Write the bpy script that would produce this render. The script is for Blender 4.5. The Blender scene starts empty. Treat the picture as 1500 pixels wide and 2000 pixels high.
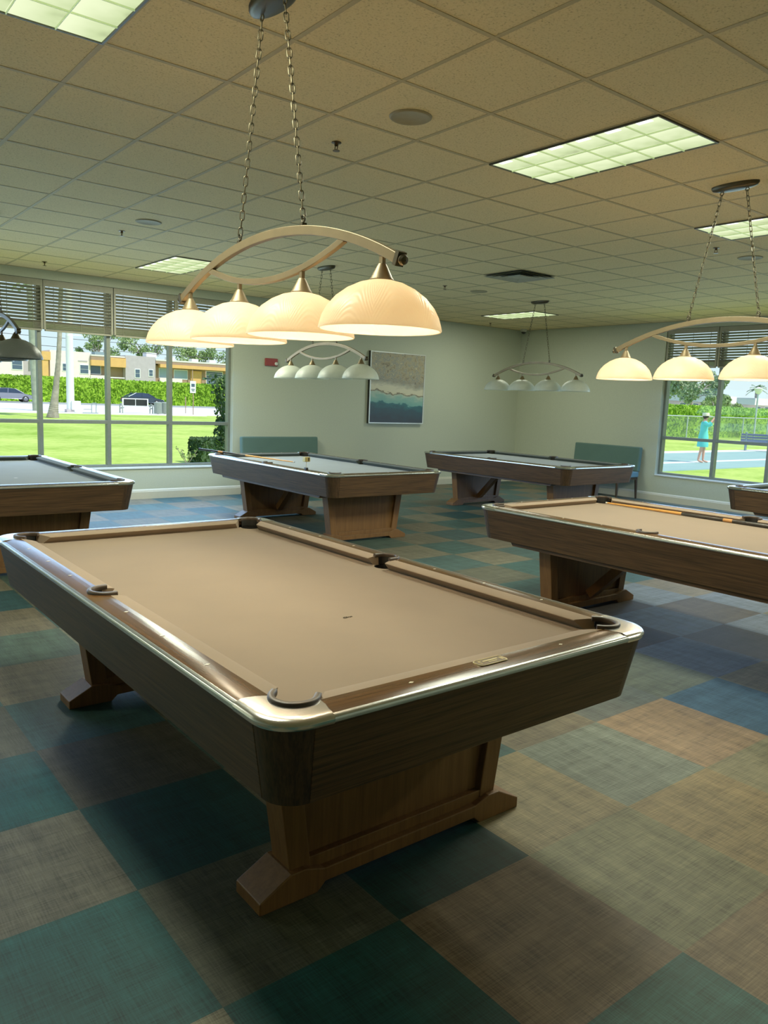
import bpy, bmesh, math, random
from mathutils import Vector, Matrix, Euler, noise
random.seed(7)
SC = bpy.context.scene
COL = SC.collection
PI = math.pi
H = 3.087            # ceiling height
YN = 7.918           # inner face of the north (left) window wall
XE = 10.34           # inner face of the east (right) window wall
XW, YS = -5.2, -6.6  # west and south walls, behind the viewpoint
G = -0.12            # level of the ground outside
TILE = 0.6096

# ------------------------------------------------------------------ materials
def srgb(r, g, b):
    f = lambda c: (c/255/12.92 if c/255 <= .04045 else ((c/255+.055)/1.055)**2.4)
    return (f(r), f(g), f(b), 1)

def new_mat(name):
    m = bpy.data.materials.new(name); m.use_nodes = True
    nt = m.node_tree
    return m, nt, nt.nodes['Principled BSDF'], nt.nodes['Material Output']

def N(nt, t, **kw):
    n = nt.nodes.new(t)
    for k, v in kw.items():
        if k in n.inputs: n.inputs[k].default_value = v
        else: setattr(n, k, v)
    return n

def coords(nt, scale=(1, 1, 1), kind='Object', loc=(0, 0, 0), rot=(0, 0, 0)):
    tc = N(nt, 'ShaderNodeTexCoord'); mp = N(nt, 'ShaderNodeMapping')
    mp.inputs['Scale'].default_value = scale; mp.inputs['Location'].default_value = loc
    mp.inputs['Rotation'].default_value = rot
    nt.links.new(tc.outputs[kind], mp.inputs['Vector'])
    return mp.outputs['Vector']

def ramp(nt, fac, stops):
    r = N(nt, 'ShaderNodeValToRGB'); e = r.color_ramp.elements
    while len(e) < len(stops): e.new(.5)
    for el, (p, c) in zip(e, stops): el.position = p; el.color = c
    nt.links.new(fac, r.inputs['Fac'])
    return r.outputs['Color']

def noise_tex(nt, vec, scale, detail=4, rough=.55, dist=0):
    n = N(nt, 'ShaderNodeTexNoise'); n.inputs['Scale'].default_value = scale
    n.inputs['Detail'].default_value = detail; n.inputs['Roughness'].default_value = rough
    n.inputs['Distortion'].default_value = dist
    nt.links.new(vec, n.inputs['Vector'])
    return n.outputs['Fac']

def bump(nt, b, h, strength, dist=.01):
    n = N(nt, 'ShaderNodeBump'); n.inputs['Strength'].default_value = strength; n.inputs['Distance'].default_value = dist
    nt.links.new(h, n.inputs['Height']); nt.links.new(n.outputs['Normal'], b.inputs['Normal'])

def plain(name, col, rough=.6, metal=0, spec=.5, coat=0, var=.06, scale=25, bmp=0, emit=None, estr=0):
    m, nt, b, o = new_mat(name)
    v = coords(nt); f = noise_tex(nt, v, scale)
    lo = tuple(max(0, c*(1-var)) for c in col[:3])+(1,); hi = tuple(min(1, c*(1+var)) for c in col[:3])+(1,)
    nt.links.new(ramp(nt, f, [(.3, lo), (.7, hi)]), b.inputs['Base Color'])
    b.inputs['Roughness'].default_value = rough; b.inputs['Metallic'].default_value = metal
    b.inputs['Specular IOR Level'].default_value = spec; b.inputs['Coat Weight'].default_value = coat
    if bmp: bump(nt, b, f, bmp, .004)
    if emit: b.inputs['Emission Color'].default_value = emit; b.inputs['Emission Strength'].default_value = estr
    return m

def wood(name, c0, c1, axis, rough=.4, coat=0.0, fine=60, long=1.6, spec=.35):
    m, nt, b, o = new_mat(name)
    s = [fine, fine, fine]; s[axis] = long
    s2 = [fine*4, fine*4, fine*4]; s2[axis] = 5
    f1 = noise_tex(nt, coords(nt, s), 1.0, 5, .6, .6); f2 = noise_tex(nt, coords(nt, s2), 1.0, 3, .6)
    mx = N(nt, 'ShaderNodeMath', operation='MULTIPLY_ADD'); mx.inputs[1].default_value = .4
    nt.links.new(f2, mx.inputs[0]); 
    sc = N(nt, 'ShaderNodeMath', operation='MULTIPLY'); sc.inputs[1].default_value = .6; nt.links.new(f1, sc.inputs[0])
    nt.links.new(sc.outputs[0], mx.inputs[2])
    nt.links.new(ramp(nt, mx.outputs[0], [(.34, c0), (.62, c1)]), b.inputs['Base Color'])
    b.inputs['Roughness'].default_value = rough; b.inputs['Coat Weight'].default_value = coat; b.inputs['Coat Roughness'].default_value = .12
    b.inputs['Specular IOR Level'].default_value = spec
    bump(nt, b, mx.outputs[0], .08, .002)
    return m

M = {}
DK0, DK1 = srgb(38, 27, 18), srgb(92, 66, 43)
M['wood_x'] = wood('walnut laminate across', DK0, DK1, 0, .45, fine=95, long=2.4)
M['wood_y'] = wood('walnut laminate along', DK0, DK1, 1, .45, fine=95, long=2.4)
M['wood_z'] = wood('walnut laminate upright', DK0, srgb(74, 53, 36), 2, .45)
M['ped'] = wood('brown pedestal wood', srgb(98, 66, 36), srgb(120, 84, 48), 2, .5, fine=30)
M['rail_y'] = wood('polished walnut along', srgb(60, 39, 21), srgb(90, 60, 34), 1, .2, .0, fine=45, spec=.22)
M['rail_x'] = wood('polished walnut across', srgb(60, 39, 21), srgb(90, 60, 34), 0, .2, .0, fine=45, spec=.22)
M['alu'] = plain('brushed aluminium', (.62, .63, .62, 1), .24, 1, var=.05, scale=8)
M['chrome'] = plain('polished corner metal', (.72, .70, .68, 1), .22, 1, var=.04, scale=6, bmp=.03)
M['rubber'] = plain('black pocket rubber', srgb(26, 24, 22), .5, 0, .4)
M['rubber_rim'] = plain('worn brown-black rubber', srgb(62, 48, 37), .42, 0, .5)
def cloth(name, c, v=.05):
    m, nt, b, o = new_mat(name)
    f = noise_tex(nt, coords(nt), 3.0, 5); f2 = noise_tex(nt, coords(nt, (900, 900, 900)), 1, 2)
    lo = tuple(x*(1-v) for x in c[:3])+(1,); hi = tuple(min(1, x*(1+v)) for x in c[:3])+(1,)
    nt.links.new(ramp(nt, f, [(.3, lo), (.7, hi)]), b.inputs['Base Color'])
    b.inputs['Roughness'].default_value = .95; b.inputs['Specular IOR Level'].default_value = .15
    b.inputs['Sheen Weight'].default_value = .15
    bump(nt, b, f2, .05, .001)
    return m
M['cloth_tan'] = cloth('tan billiard cloth', srgb(130, 111, 91))
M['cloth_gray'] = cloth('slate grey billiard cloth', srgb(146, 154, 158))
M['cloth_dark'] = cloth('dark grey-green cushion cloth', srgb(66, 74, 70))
M['cloth_tan_cushion'] = cloth('tan cushion cloth', srgb(138, 118, 97))
M['pearl'] = plain('pearl inlay', srgb(225, 215, 190), .3)
M['ink'] = plain('black ink', srgb(40, 30, 20), .9)
M['brass'] = plain('gilded plate line', srgb(215, 195, 140), .3, .6)
M['plate'] = plain('brown plate field', srgb(96, 72, 44), .3)
M['bronze'] = plain('brushed bronze', srgb(128, 110, 80), .42, .55, var=.08, scale=12)
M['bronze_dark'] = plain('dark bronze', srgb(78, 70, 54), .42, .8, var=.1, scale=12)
M['chain'] = plain('antique bronze chain', srgb(92, 82, 60), .4, .8)

def shade_mat(name, col, trans, emit=None, estr=0):
    m, nt, b, o = new_mat(name)
    tc = N(nt, 'ShaderNodeTexCoord'); sep = N(nt, 'ShaderNodeSeparateXYZ'); nt.links.new(tc.outputs['Object'], sep.inputs[0])
    at = N(nt, 'ShaderNodeMath', operation='ARCTAN2'); nt.links.new(sep.outputs['Y'], at.inputs[0]); nt.links.new(sep.outputs['X'], at.inputs[1])
    # scalloped arches pressed into the glass: bands of |sin(angle)| against height
    mu = N(nt, 'ShaderNodeMath', operation='MULTIPLY'); mu.inputs[1].default_value = 4; nt.links.new(at.outputs[0], mu.inputs[0])
    sn = N(nt, 'ShaderNodeMath', operation='SINE'); nt.links.new(mu.outputs[0], sn.inputs[0])
    ab = N(nt, 'ShaderNodeMath', operation='ABSOLUTE'); nt.links.new(sn.outputs[0], ab.inputs[0])
    zz = N(nt, 'ShaderNodeMath', operation='MULTIPLY_ADD'); zz.inputs[1].default_value = -9; zz.inputs[2].default_value = 0
    nt.links.new(sep.outputs['Z'], zz.inputs[0])
    ad = N(nt, 'ShaderNodeMath', operation='ADD'); nt.links.new(ab.outputs[0], ad.inputs[0]); nt.links.new(zz.outputs[0], ad.inputs[1])
    m2 = N(nt, 'ShaderNodeMath', operation='MULTIPLY'); m2.inputs[1].default_value = 34; nt.links.new(ad.outputs[0], m2.inputs[0])
    s2 = N(nt, 'ShaderNodeMath', operation='SINE'); nt.links.new(m2.outputs[0], s2.inputs[0])
    bp = N(nt, 'ShaderNodeBump'); bp.inputs['Strength'].default_value = .17; bp.inputs['Distance'].default_value = .003
    nt.links.new(s2.outputs[0], bp.inputs['Height'])
    f = noise_tex(nt, coords(nt), 9, 4)
    c2 = ramp(nt, f, [(.3, tuple(x*.88 for x in col[:3])+(1,)), (.7, col)])
    nt.links.new(c2, b.inputs['Base Color']); b.inputs['Roughness'].default_value = .35
    nt.links.new(bp.outputs['Normal'], b.inputs['Normal'])
    tr = N(nt, 'ShaderNodeBsdfTranslucent'); nt.links.new(c2, tr.inputs['Color'])
    mx = N(nt, 'ShaderNodeMixShader'); mx.inputs[0].default_value = trans
    nt.links.new(b.outputs[0], mx.inputs[1]); nt.links.new(tr.outputs[0], mx.inputs[2])
    nt.links.new(mx.outputs[0], o.inputs['Surface'])
    if emit:
        b.inputs['Emission Color'].default_value = emit; b.inputs['Emission Strength'].default_value = estr
    return m
M['shade_lit'] = shade_mat('warm lit alabaster glass', srgb(255, 240, 218), .62, srgb(255, 222, 150), .36)
M['shade_off'] = shade_mat('white alabaster glass', srgb(236, 240, 228), .4)
M['shade_backlit'] = shade_mat('alabaster glass darkened as backlit', srgb(120, 126, 122), .25)  # same glass as the other unlit shades, darkened to read as a silhouette
def emission(name, col, s):
    m, nt, b, o = new_mat(name)
    e = N(nt, 'ShaderNodeEmission'); e.inputs['Color'].default_value = col; e.inputs['Strength'].default_value = s
    nt.links.new(e.outputs[0], o.inputs['Surface']); return m
M['bulb_on'] = emission('glowing bulb', (1, .82, .54, 1), 145)
M['bulb_off'] = plain('frosted bulb', (.8, .8, .76, 1), .4)
M['tube'] = emission('fluorescent tube', (.95, 1, .86, 1), 1.6)
M['louver'] = plain('white louver', srgb(205, 222, 170), .35, emit=srgb(205, 235, 160), estr=.22)
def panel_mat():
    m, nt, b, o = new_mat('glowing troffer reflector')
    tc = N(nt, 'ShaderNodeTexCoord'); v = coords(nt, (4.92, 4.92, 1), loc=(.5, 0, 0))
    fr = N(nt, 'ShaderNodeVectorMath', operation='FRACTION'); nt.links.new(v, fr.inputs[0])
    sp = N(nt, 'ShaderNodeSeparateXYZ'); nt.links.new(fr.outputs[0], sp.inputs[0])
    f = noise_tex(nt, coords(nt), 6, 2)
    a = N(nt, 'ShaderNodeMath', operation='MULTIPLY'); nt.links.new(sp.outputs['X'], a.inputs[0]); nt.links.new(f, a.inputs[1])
    c = ramp(nt, a.outputs[0], [(.0, srgb(238, 250, 200)), (.45, srgb(196, 214, 156)), (.7, srgb(150, 165, 118))])  # per-cell falloff painted into the glow, as curved louver shading
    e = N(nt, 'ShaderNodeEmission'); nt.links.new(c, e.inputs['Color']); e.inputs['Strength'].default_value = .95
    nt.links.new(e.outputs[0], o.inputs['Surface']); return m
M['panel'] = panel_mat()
M['frame_dark'] = plain('dark troffer frame', srgb(66, 64, 52), .5)
M['white_plastic'] = plain('off-white plastic', srgb(190, 188, 170), .5)
M['grille'] = plain('beige speaker grille', srgb(150, 138, 108), .7)
M['metal_small'] = plain('small dark metal', srgb(96, 76, 58), .4, .7)
M['vent'] = plain('white painted vent', srgb(170, 166, 148), .5)
M['black'] = plain('black plastic', srgb(22, 22, 22), .35)

def wall_mat():
    m, nt, b, o = new_mat('pale sage wall paint')
    f = noise_tex(nt, coords(nt), 60, 3)
    nt.links.new(ramp(nt, f, [(.3, srgb(182, 188, 168)), (.7, srgb(189, 195, 174))]), b.inputs['Base Color'])
    b.inputs['Roughness'].default_value = .55; b.inputs['Specular IOR Level'].default_value = .35
    bump(nt, b, f, .06, .002); return m
M['wall'] = wall_mat()
M['base'] = plain('cream baseboard paint', srgb(206, 202, 182), .4, var=.02)
def ceil_mat():
    m, nt, b, o = new_mat('fissured acoustic tile')
    v = coords(nt); f = noise_tex(nt, v, 95, 5, .65); f2 = noise_tex(nt, v, 1.1, 2)
    c = ramp(nt, f, [(.30, srgb(172, 152, 114)), (.44, srgb(229, 208, 160)), (.75, srgb(237, 217, 171))])
    nt.links.new(c, b.inputs['Base Color']); b.inputs['Roughness'].default_value = .9; b.inputs['Specular IOR Level'].default_value = .2
    bump(nt, b, f, .35, .006); return m
M['ceil'] = ceil_mat()
M['tbar'] = plain('ceiling grid bar', srgb(182, 166, 128), .75)
def carpet_mat():
    m, nt, b, o = new_mat('plaid carpet tiles')
    at = N(nt, 'ShaderNodeAttribute', attribute_name='tile_color')
    fa = noise_tex(nt, coords(nt, (8, 210, 1)), 1, 3, .7); fb = noise_tex(nt, coords(nt, (210, 8, 1)), 1, 3, .7)
    f1 = noise_tex(nt, coords(nt, (2.2, 16, 1)), 1, 2, .5); f2_ = noise_tex(nt, coords(nt, (16, 2.2, 1)), 1, 2, .5)
    pm = N(nt, 'ShaderNodeMath', operation='ADD'); nt.links.new(f1, pm.inputs[0]); nt.links.new(f2_, pm.inputs[1])
    ph = N(nt, 'ShaderNodeMath', operation='MULTIPLY'); ph.inputs[1].default_value = .5; nt.links.new(pm.outputs[0], ph.inputs[0]); fc = ph.outputs[0]
    s1 = N(nt, 'ShaderNodeMath', operation='ADD'); nt.links.new(fa, s1.inputs[0]); nt.links.new(fb, s1.inputs[1])
    s2 = N(nt, 'ShaderNodeMath', operation='ADD'); nt.links.new(s1.outputs[0], s2.inputs[0]); nt.links.new(fc, s2.inputs[1])
    c = ramp(nt, s2.outputs[0], [(0, (0, 0, 0, 1)), (1, (1, 1, 1, 1))])
    mr = N(nt, 'ShaderNodeMapRange'); mr.inputs['From Min'].default_value = 1.15; mr.inputs['From Max'].default_value = 1.85
    mr.inputs['To Min'].default_value = .34; mr.inputs['To Max'].default_value = 1.52
    nt.links.new(s2.outputs[0], mr.inputs['Value'])
    mx = N(nt, 'ShaderNodeVectorMath', operation='SCALE'); nt.links.new(at.outputs['Color'], mx.inputs[0]); nt.links.new(mr.outputs[0], mx.inputs['Scale'])
    nt.links.new(mx.outputs[0], b.inputs['Base Color'])
    b.inputs['Roughness'].default_value = .6; b.inputs['Specular IOR Level'].default_value = .35
    bump(nt, b, s1.outputs[0], .15, .003); return m
M['carpet'] = carpet_mat()
M['win_frame'] = plain('painted window aluminium', srgb(122, 128, 116), .4, .3)
M['sill'] = plain('white sill', srgb(215, 218, 212), .35)
def glass_mat():
    m, nt, b, o = new_mat('window glass')
    t = N(nt, 'ShaderNodeBsdfTransparent'); t.inputs['Color'].default_value = (.94, .97, .96, 1)
    g = N(nt, 'ShaderNodeBsdfGlossy'); g.inputs['Roughness'].default_value = .02
    fz = N(nt, 'ShaderNodeFresnel'); fz.inputs['IOR'].default_value = 1.18
    mx = N(nt, 'ShaderNodeMixShader'); nt.links.new(fz.outputs[0], mx.inputs[0]); nt.links.new(t.outputs[0], mx.inputs[1]); nt.links.new(g.outputs[0], mx.inputs[2])
    nt.links.new(mx.outputs[0], o.inputs['Surface']); return m
M['glass'] = glass_mat()
M['slat'] = plain('cream blind slat', srgb(150, 146, 126), .5)
M['cord'] = plain('blind cord', srgb(120, 116, 98), .8)
M['teal'] = cloth('teal upholstery', srgb(84, 110, 102))
M['teal_seat_lit'] = cloth('teal upholstery with blue light tint', srgb(86, 120, 130))  # same teal cloth, shifted lighter and bluer for light falling on the seat
M['dark_leg'] = wood('dark bench leg', srgb(48, 38, 30), srgb(66, 52, 40), 2, .4)
M['art_frame'] = plain('silver-white frame', srgb(205, 205, 195), .35, .4)
M['red'] = plain('red alarm plastic', srgb(150, 52, 50), .4)
M['clear'] = plain('clear strobe lens', srgb(225, 225, 220), .15)
M['cue_shaft'] = wood('maple cue shaft', srgb(200, 132, 56), srgb(224, 160, 82), 0, .3, .4, fine=80)
M['cue_butt'] = plain('black cue butt', srgb(30, 26, 26), .3, coat=.5)
M['cue_wrap'] = plain('amber inlay', srgb(190, 130, 70), .3)
M['white'] = plain('white tip', srgb(225, 222, 210), .5)
M['gold'] = plain('brass yellow', srgb(205, 180, 110), .35, .4)

# ------------------------------------------------------------------ mesh builder
class MB:
    def __init__(s): s.v = []; s.f = []
    def add(s, vs, fs):
        o = len(s.v); s.v += [tuple(v) for v in vs]; s.f += [tuple(i+o for i in f) for f in fs]; return s
    def box(s, c, d, rot=None):
        x, y, z = d[0]/2, d[1]/2, d[2]/2
        vs = [Vector((i*x, j*y, k*z)) for k in (-1, 1) for j in (-1, 1) for i in (-1, 1)]
        if rot is not None: vs = [Euler(rot).to_matrix() @ v for v in vs]
        vs = [v+Vector(c) for v in vs]
        return s.add(vs, [(0, 2, 3, 1), (4, 5, 7, 6), (0, 1, 5, 4), (2, 6, 7, 3), (0, 4, 6, 2), (1, 3, 7, 5)])
    def box2(s, a, b): return s.box([(a[i]+b[i])/2 for i in range(3)], [abs(b[i]-a[i]) for i in range(3)])
    def lathe(s, prof, c=(0, 0, 0), n=32, close=False, axis=None):
        vs, fs = [], []
        for r, z in prof:
            for k in range(n):
                a = 2*PI*k/n; vs.append(Vector((r*math.cos(a), r*math.sin(a), z)))
        for i in range(len(prof)-1):
            for k in range(n):
                k2 = (k+1) % n; fs.append((i*n+k, i*n+k2, (i+1)*n+k2, (i+1)*n+k))
        if close:
            fs.append(tuple(reversed(range(n)))); fs.append(tuple((len(prof)-1)*n+k for k in range(n)))
        if axis is not None: vs = [Vector((0, 0, 1)).rotation_difference(Vector(axis)).to_matrix() @ v for v in vs]
        return s.add([v+Vector(c) for v in vs], fs)
    def cyl(s, p0, p1, r0, r1=None, n=16):
        p0, p1 = Vector(p0), Vector(p1); d = p1-p0
        return s.lathe([(r0, 0), (r0 if r1 is None else r1, d.length)], p0, n, True, d)
    def tube(s, path, r, n=10, cap=True, closed=False, flat=None):
        P = [Vector(p) for p in path]; L = len(P); vs, fs = [], []
        up = None
        for i, p in enumerate(P):
            if closed: t = P[(i+1) % L]-P[i-1]
            else: t = P[min(i+1, L-1)]-P[max(i-1, 0)]
            t.normalize()
            if up is None: up = Vector((0, 0, 1)) if abs(t.z) < .9 else Vector((1, 0, 0))
            a = t.cross(up).normalized(); b = a.cross(t).normalized(); up = b
            ri = r[i] if isinstance(r, (list, tuple)) else r
            for k in range(n):
                q = 2*PI*k/n
                if flat: w = a*flat[0]*(1 if math.cos(q+PI/4) > 0 else -1)+b*flat[1]*(1 if math.sin(q+PI/4) > 0 else -1)
                else: w = a*ri*math.cos(q)+b*ri*math.sin(q)
                vs.append(p+w)
        m = L if closed else L-1
        for i in range(m):
            j = (i+1) % L
            for k in range(n):
                k2 = (k+1) % n; fs.append((i*n+k, i*n+k2, j*n+k2, j*n+k))
        if cap and not closed:
            fs.append(tuple(reversed(range(n)))); fs.append(tuple((L-1)*n+k for k in range(n)))
        return s.add(vs, fs)
    def loft(s, rings, closed_ring=True, caps=True):
        n = len(rings[0]); vs = [v for r in rings for v in r]; fs = []
        for i in range(len(rings)-1):
            for k in range(n if closed_ring else n-1):
                k2 = (k+1) % n; fs.append((i*n+k, i*n+k2, (i+1)*n+k2, (i+1)*n+k))
        if caps:
            fs.append(tuple(reversed(range(n)))); fs.append(tuple((len(rings)-1)*n+k for k in range(n)))
        return s.add(vs, fs)
    def prism(s, poly, a0, a1, axis=2):
        n = len(poly)
        def P(p, a): return {2: (p[0], p[1], a), 1: (p[0], a, p[1]), 0: (a, p[0], p[1])}[axis]
        return s.loft([[P(p, a0) for p in poly], [P(p, a1) for p in poly]])
    def build(s, name, mat, parent=None, smooth=None, loc=None, bevel=0, fix=True, mats=None):
        me = bpy.data.meshes.new(name); me.from_pydata([tuple(v) for v in s.v], [], s.f); me.update()
        if fix:
            bm = bmesh.new(); bm.from_mesh(me); bmesh.ops.recalc_face_normals(bm, faces=bm.faces); bm.to_mesh(me); bm.free()
        me.materials.append(mat)
        o = bpy.data.objects.new(name, me); COL.objects.link(o)
        if parent is not None: o.parent = parent
        if loc is not None: o.location = loc
        if smooth is not None:
            me.polygons.foreach_set('use_smooth', [True]*len(me.polygons)); me.set_sharp_from_angle(angle=math.radians(smooth))
        if bevel:
            b = o.modifiers.new('bevel', 'BEVEL'); b.width = bevel; b.segments = 2; b.limit_method = 'ANGLE'; b.angle_limit = .6
        return o

def cut(o, cutters):
    for c in cutters:
        md = o.modifiers.new('cut', 'BOOLEAN'); md.operation = 'DIFFERENCE'; md.solver = 'EXACT'; md.object = c
    dg = bpy.context.evaluated_depsgraph_get(); dg.update()
    me = bpy.data.meshes.new_from_object(o.evaluated_get(dg))
    old = o.data; o.modifiers.clear(); o.data = me; bpy.data.meshes.remove(old)

def empty(name, loc=(0, 0, 0), rz=0):
    o = bpy.data.objects.new(name, None); COL.objects.link(o); o.location = loc; o.rotation_euler = (0, 0, rz); o.empty_display_size = .2
    return o
def tag(o, label=None, cat=None, group=None, kind=None):
    if label: o['label'] = label
    if cat: o['category'] = cat
    if group: o['group'] = group
    if kind: o['kind'] = kind
    return o
def struct(o): o['kind'] = 'structure'; return o
def copy_tree(o, parent=None, mats=None):
    c = o.copy(); COL.objects.link(c)
    if parent is not None: c.parent = parent
    if mats and c.type == 'MESH' and c.data.materials and c.data.materials[0] in mats:
        c.data = c.data if c.data.users < 0 else c.data
        c.material_slots[0].link = 'OBJECT'; c.material_slots[0].material = mats[o.data.materials[0]]
    for ch in list(o.children): copy_tree(ch, c, mats)
    return c

# ------------------------------------------------------------------ room shell
TX0, TY0, TS = -1.044, -.295, .59
def make_floor():
    me = bpy.data.meshes.new('floor')
    i0, i1 = -8, 21; j0, j1 = -12, 16
    vs, fs, cols = [], [], []
    teal = [srgb(46, 78, 76), srgb(40, 70, 72), srgb(58, 84, 82), srgb(62, 82, 74)]
    brown = [srgb(92, 88, 72), srgb(100, 92, 74), srgb(82, 82, 68), srgb(102, 98, 80)]
    special = {(3, -2): srgb(104, 112, 100), (4, -2): srgb(128, 106, 80), (5, -2): srgb(50, 76, 96), (2, -2): srgb(124, 112, 82),  # tile colours that include lit right side, dim foreground and blue window sheen
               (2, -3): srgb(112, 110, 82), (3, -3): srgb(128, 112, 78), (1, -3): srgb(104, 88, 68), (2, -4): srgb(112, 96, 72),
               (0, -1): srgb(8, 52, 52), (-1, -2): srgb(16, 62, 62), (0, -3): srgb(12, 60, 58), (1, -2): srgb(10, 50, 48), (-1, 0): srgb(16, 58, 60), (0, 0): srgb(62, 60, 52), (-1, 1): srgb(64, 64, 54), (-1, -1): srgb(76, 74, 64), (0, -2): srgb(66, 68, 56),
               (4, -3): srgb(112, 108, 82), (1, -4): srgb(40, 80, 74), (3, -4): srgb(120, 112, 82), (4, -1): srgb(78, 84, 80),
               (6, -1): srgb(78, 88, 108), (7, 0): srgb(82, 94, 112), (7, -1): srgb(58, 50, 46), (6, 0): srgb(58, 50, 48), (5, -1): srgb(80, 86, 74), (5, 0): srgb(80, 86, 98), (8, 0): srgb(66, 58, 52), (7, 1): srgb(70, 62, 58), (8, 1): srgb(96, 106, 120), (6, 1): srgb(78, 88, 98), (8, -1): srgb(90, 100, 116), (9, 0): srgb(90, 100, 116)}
    rnd = random.Random(3)
    for j in range(j0, j1):
        for i in range(i0, i1):
            b = len(vs)
            x, y = TX0+i*TS, TY0+j*TS
            vs += [(x, y, 0), (x+TS, y, 0), (x+TS, y+TS, 0), (x, y+TS, 0)]
            fs.append((b, b+1, b+2, b+3))
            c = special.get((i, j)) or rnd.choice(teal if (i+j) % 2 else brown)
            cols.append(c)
    me.from_pydata(vs, [], fs); me.update()
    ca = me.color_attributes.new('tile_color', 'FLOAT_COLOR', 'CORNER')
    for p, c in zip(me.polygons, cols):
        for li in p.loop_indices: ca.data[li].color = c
    me.materials.append(M['carpet'])
    o = bpy.data.objects.new('floor', me); COL.objects.link(o); struct(o)
make_floor()
ZW1 = H-.12     # window head
ZS = .455       # sill height
NX0, NX1 = -2.65, 3.83
EY0, EY1 = 0.0, 4.60
w = MB()
w.box2((XW-.2, YN, -.2), (NX0, YN+.2, H)); w.box2((NX1, YN, -.2), (XE+.2, YN+.2, H)); w.box2((NX0, YN, -.2), (NX1, YN+.2, ZS)); w.box2((NX0, YN, ZW1), (NX1, YN+.2, H))
struct(w.build('wall_north', M['wall']))
w = MB()
w.box2((XE, YS, -.2), (XE+.2, EY0, H)); w.box2((XE, EY1, -.2), (XE+.2, YN, H)); w.box2((XE, EY0, -.2), (XE+.2, EY1, ZS-.01)); w.box2((XE, EY0, ZW1), (XE+.2, EY1, H))
struct(w.build('wall_east', M['wall']))
struct(MB().box2((XW-.2, YS-.2, -.2), (XE+.2, YS, H)).build('wall_south', M['wall']))
struct(MB().box2((XW-.2, YS, -.2), (XW, YN, H)).build('wall_west', M['wall']))
struct(MB().box2((XW-.2, YS-.2, H), (XE+.2, YN+.2, H+.02)).build('ceiling', M['ceil']))
struct(MB().box2((XW-.9, YS-.9, H+.03), (XE+.9, YN+.9, H+.12)).build('roof', M['white_plastic']))  # unseen roof; overhang added to keep sun out of the windows
g = MB()
for a in range(-9, 18):
    x = a*TILE
    if XW < x < XE: g.box2((x-.012, YS, H-.0022), (x+.012, YN, H+.001))
for b in range(-11, 14):
    y = b*TILE
    if YS < y < YN: g.box2((XW, y-.012, H-.0026), (XE, y+.012, H+.001))
struct(g.build('trim_1', M['tbar']))
# wall angle where ceiling meets wall
g = MB(); g.box2((XW, YN-.022, H-.006), (XE, YN, H)); g.box2((XE-.022, YS, H-.006), (XE, YN, H)); struct(g.build('trim_2', M['tbar']))
def baseboard(name, a, b, nrm):
    a, b, n = Vector(a), Vector(b), Vector(nrm)
    prof = [(0, 0), (.016, 0), (.016, .105), (.012, .112), (.013, .118), (.009, .130), (.004, .140), (0, .142)]
    m = MB(); m.loft([[tuple(p+n*d+Vector((0, 0, z))) for d, z in prof] for p in (a, b)])
    struct(m.build(name, M['base']))
baseboard('baseboard_north', (XW, YN, 0), (XE, YN, 0), (0, -1, 0))
baseboard('baseboard_east', (XE, YS, 0), (XE, YN, 0), (-1, 0, 0))

# windows: aluminium storefront frames
def window(name, along, fixed, s0, s1, mull, outward):
    """along: 0 = runs in x, 1 = runs in y; fixed = inner wall face coordinate; outward = +1"""
    def bx(mb, s_a, s_b, d_a, d_b, z0, z1):
        if along == 0: mb.box2((s_a, fixed+d_a, z0), (s_b, fixed+d_b, z1))
        else: mb.box2((fixed+d_a, s_a, z0), (fixed+d_b, s_b, z1))
    f = MB(); d0, d1 = .085, .185
    zb = ZS+.012
    for m in mull: bx(f, m-.027, m+.027, d0, d1, zb, ZW1)
    bx(f, s0, s0+.04, d0, d1, zb, ZW1); bx(f, s1-.04, s1, d0, d1, zb, ZW1)
    bx(f, s0, s1, d0+.003, d1-.003, zb, zb+.035); bx(f, s0, s1, d0+.003, d1-.003, ZW1-.05, ZW1)
    bx(f, s0, s1, d0+.001, d1-.001, 1.085, 1.135)
    o = struct(f.build(name, M['win_frame'], bevel=.003))
    gl = MB(); bx(gl, s0+.02, s1-.02, .133, .139, zb+.02, ZW1-.02); gl.build('glass_pane', M['glass'], o)
    st = MB(); bx(st, s0-.0, s1+.0, -.012, .2, ZS-.012, ZS+.012); st.build('window_sill', M['sill'], o, bevel=.003)
    return o
window('window_1', 0, YN, NX0, NX1, [-1.72, -.80, .115, 1.02, 1.935, 2.85], 1)
window('window_2', 1, XE, EY0, EY1, [.86, 1.78, 2.70, 3.61], 1)

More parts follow.
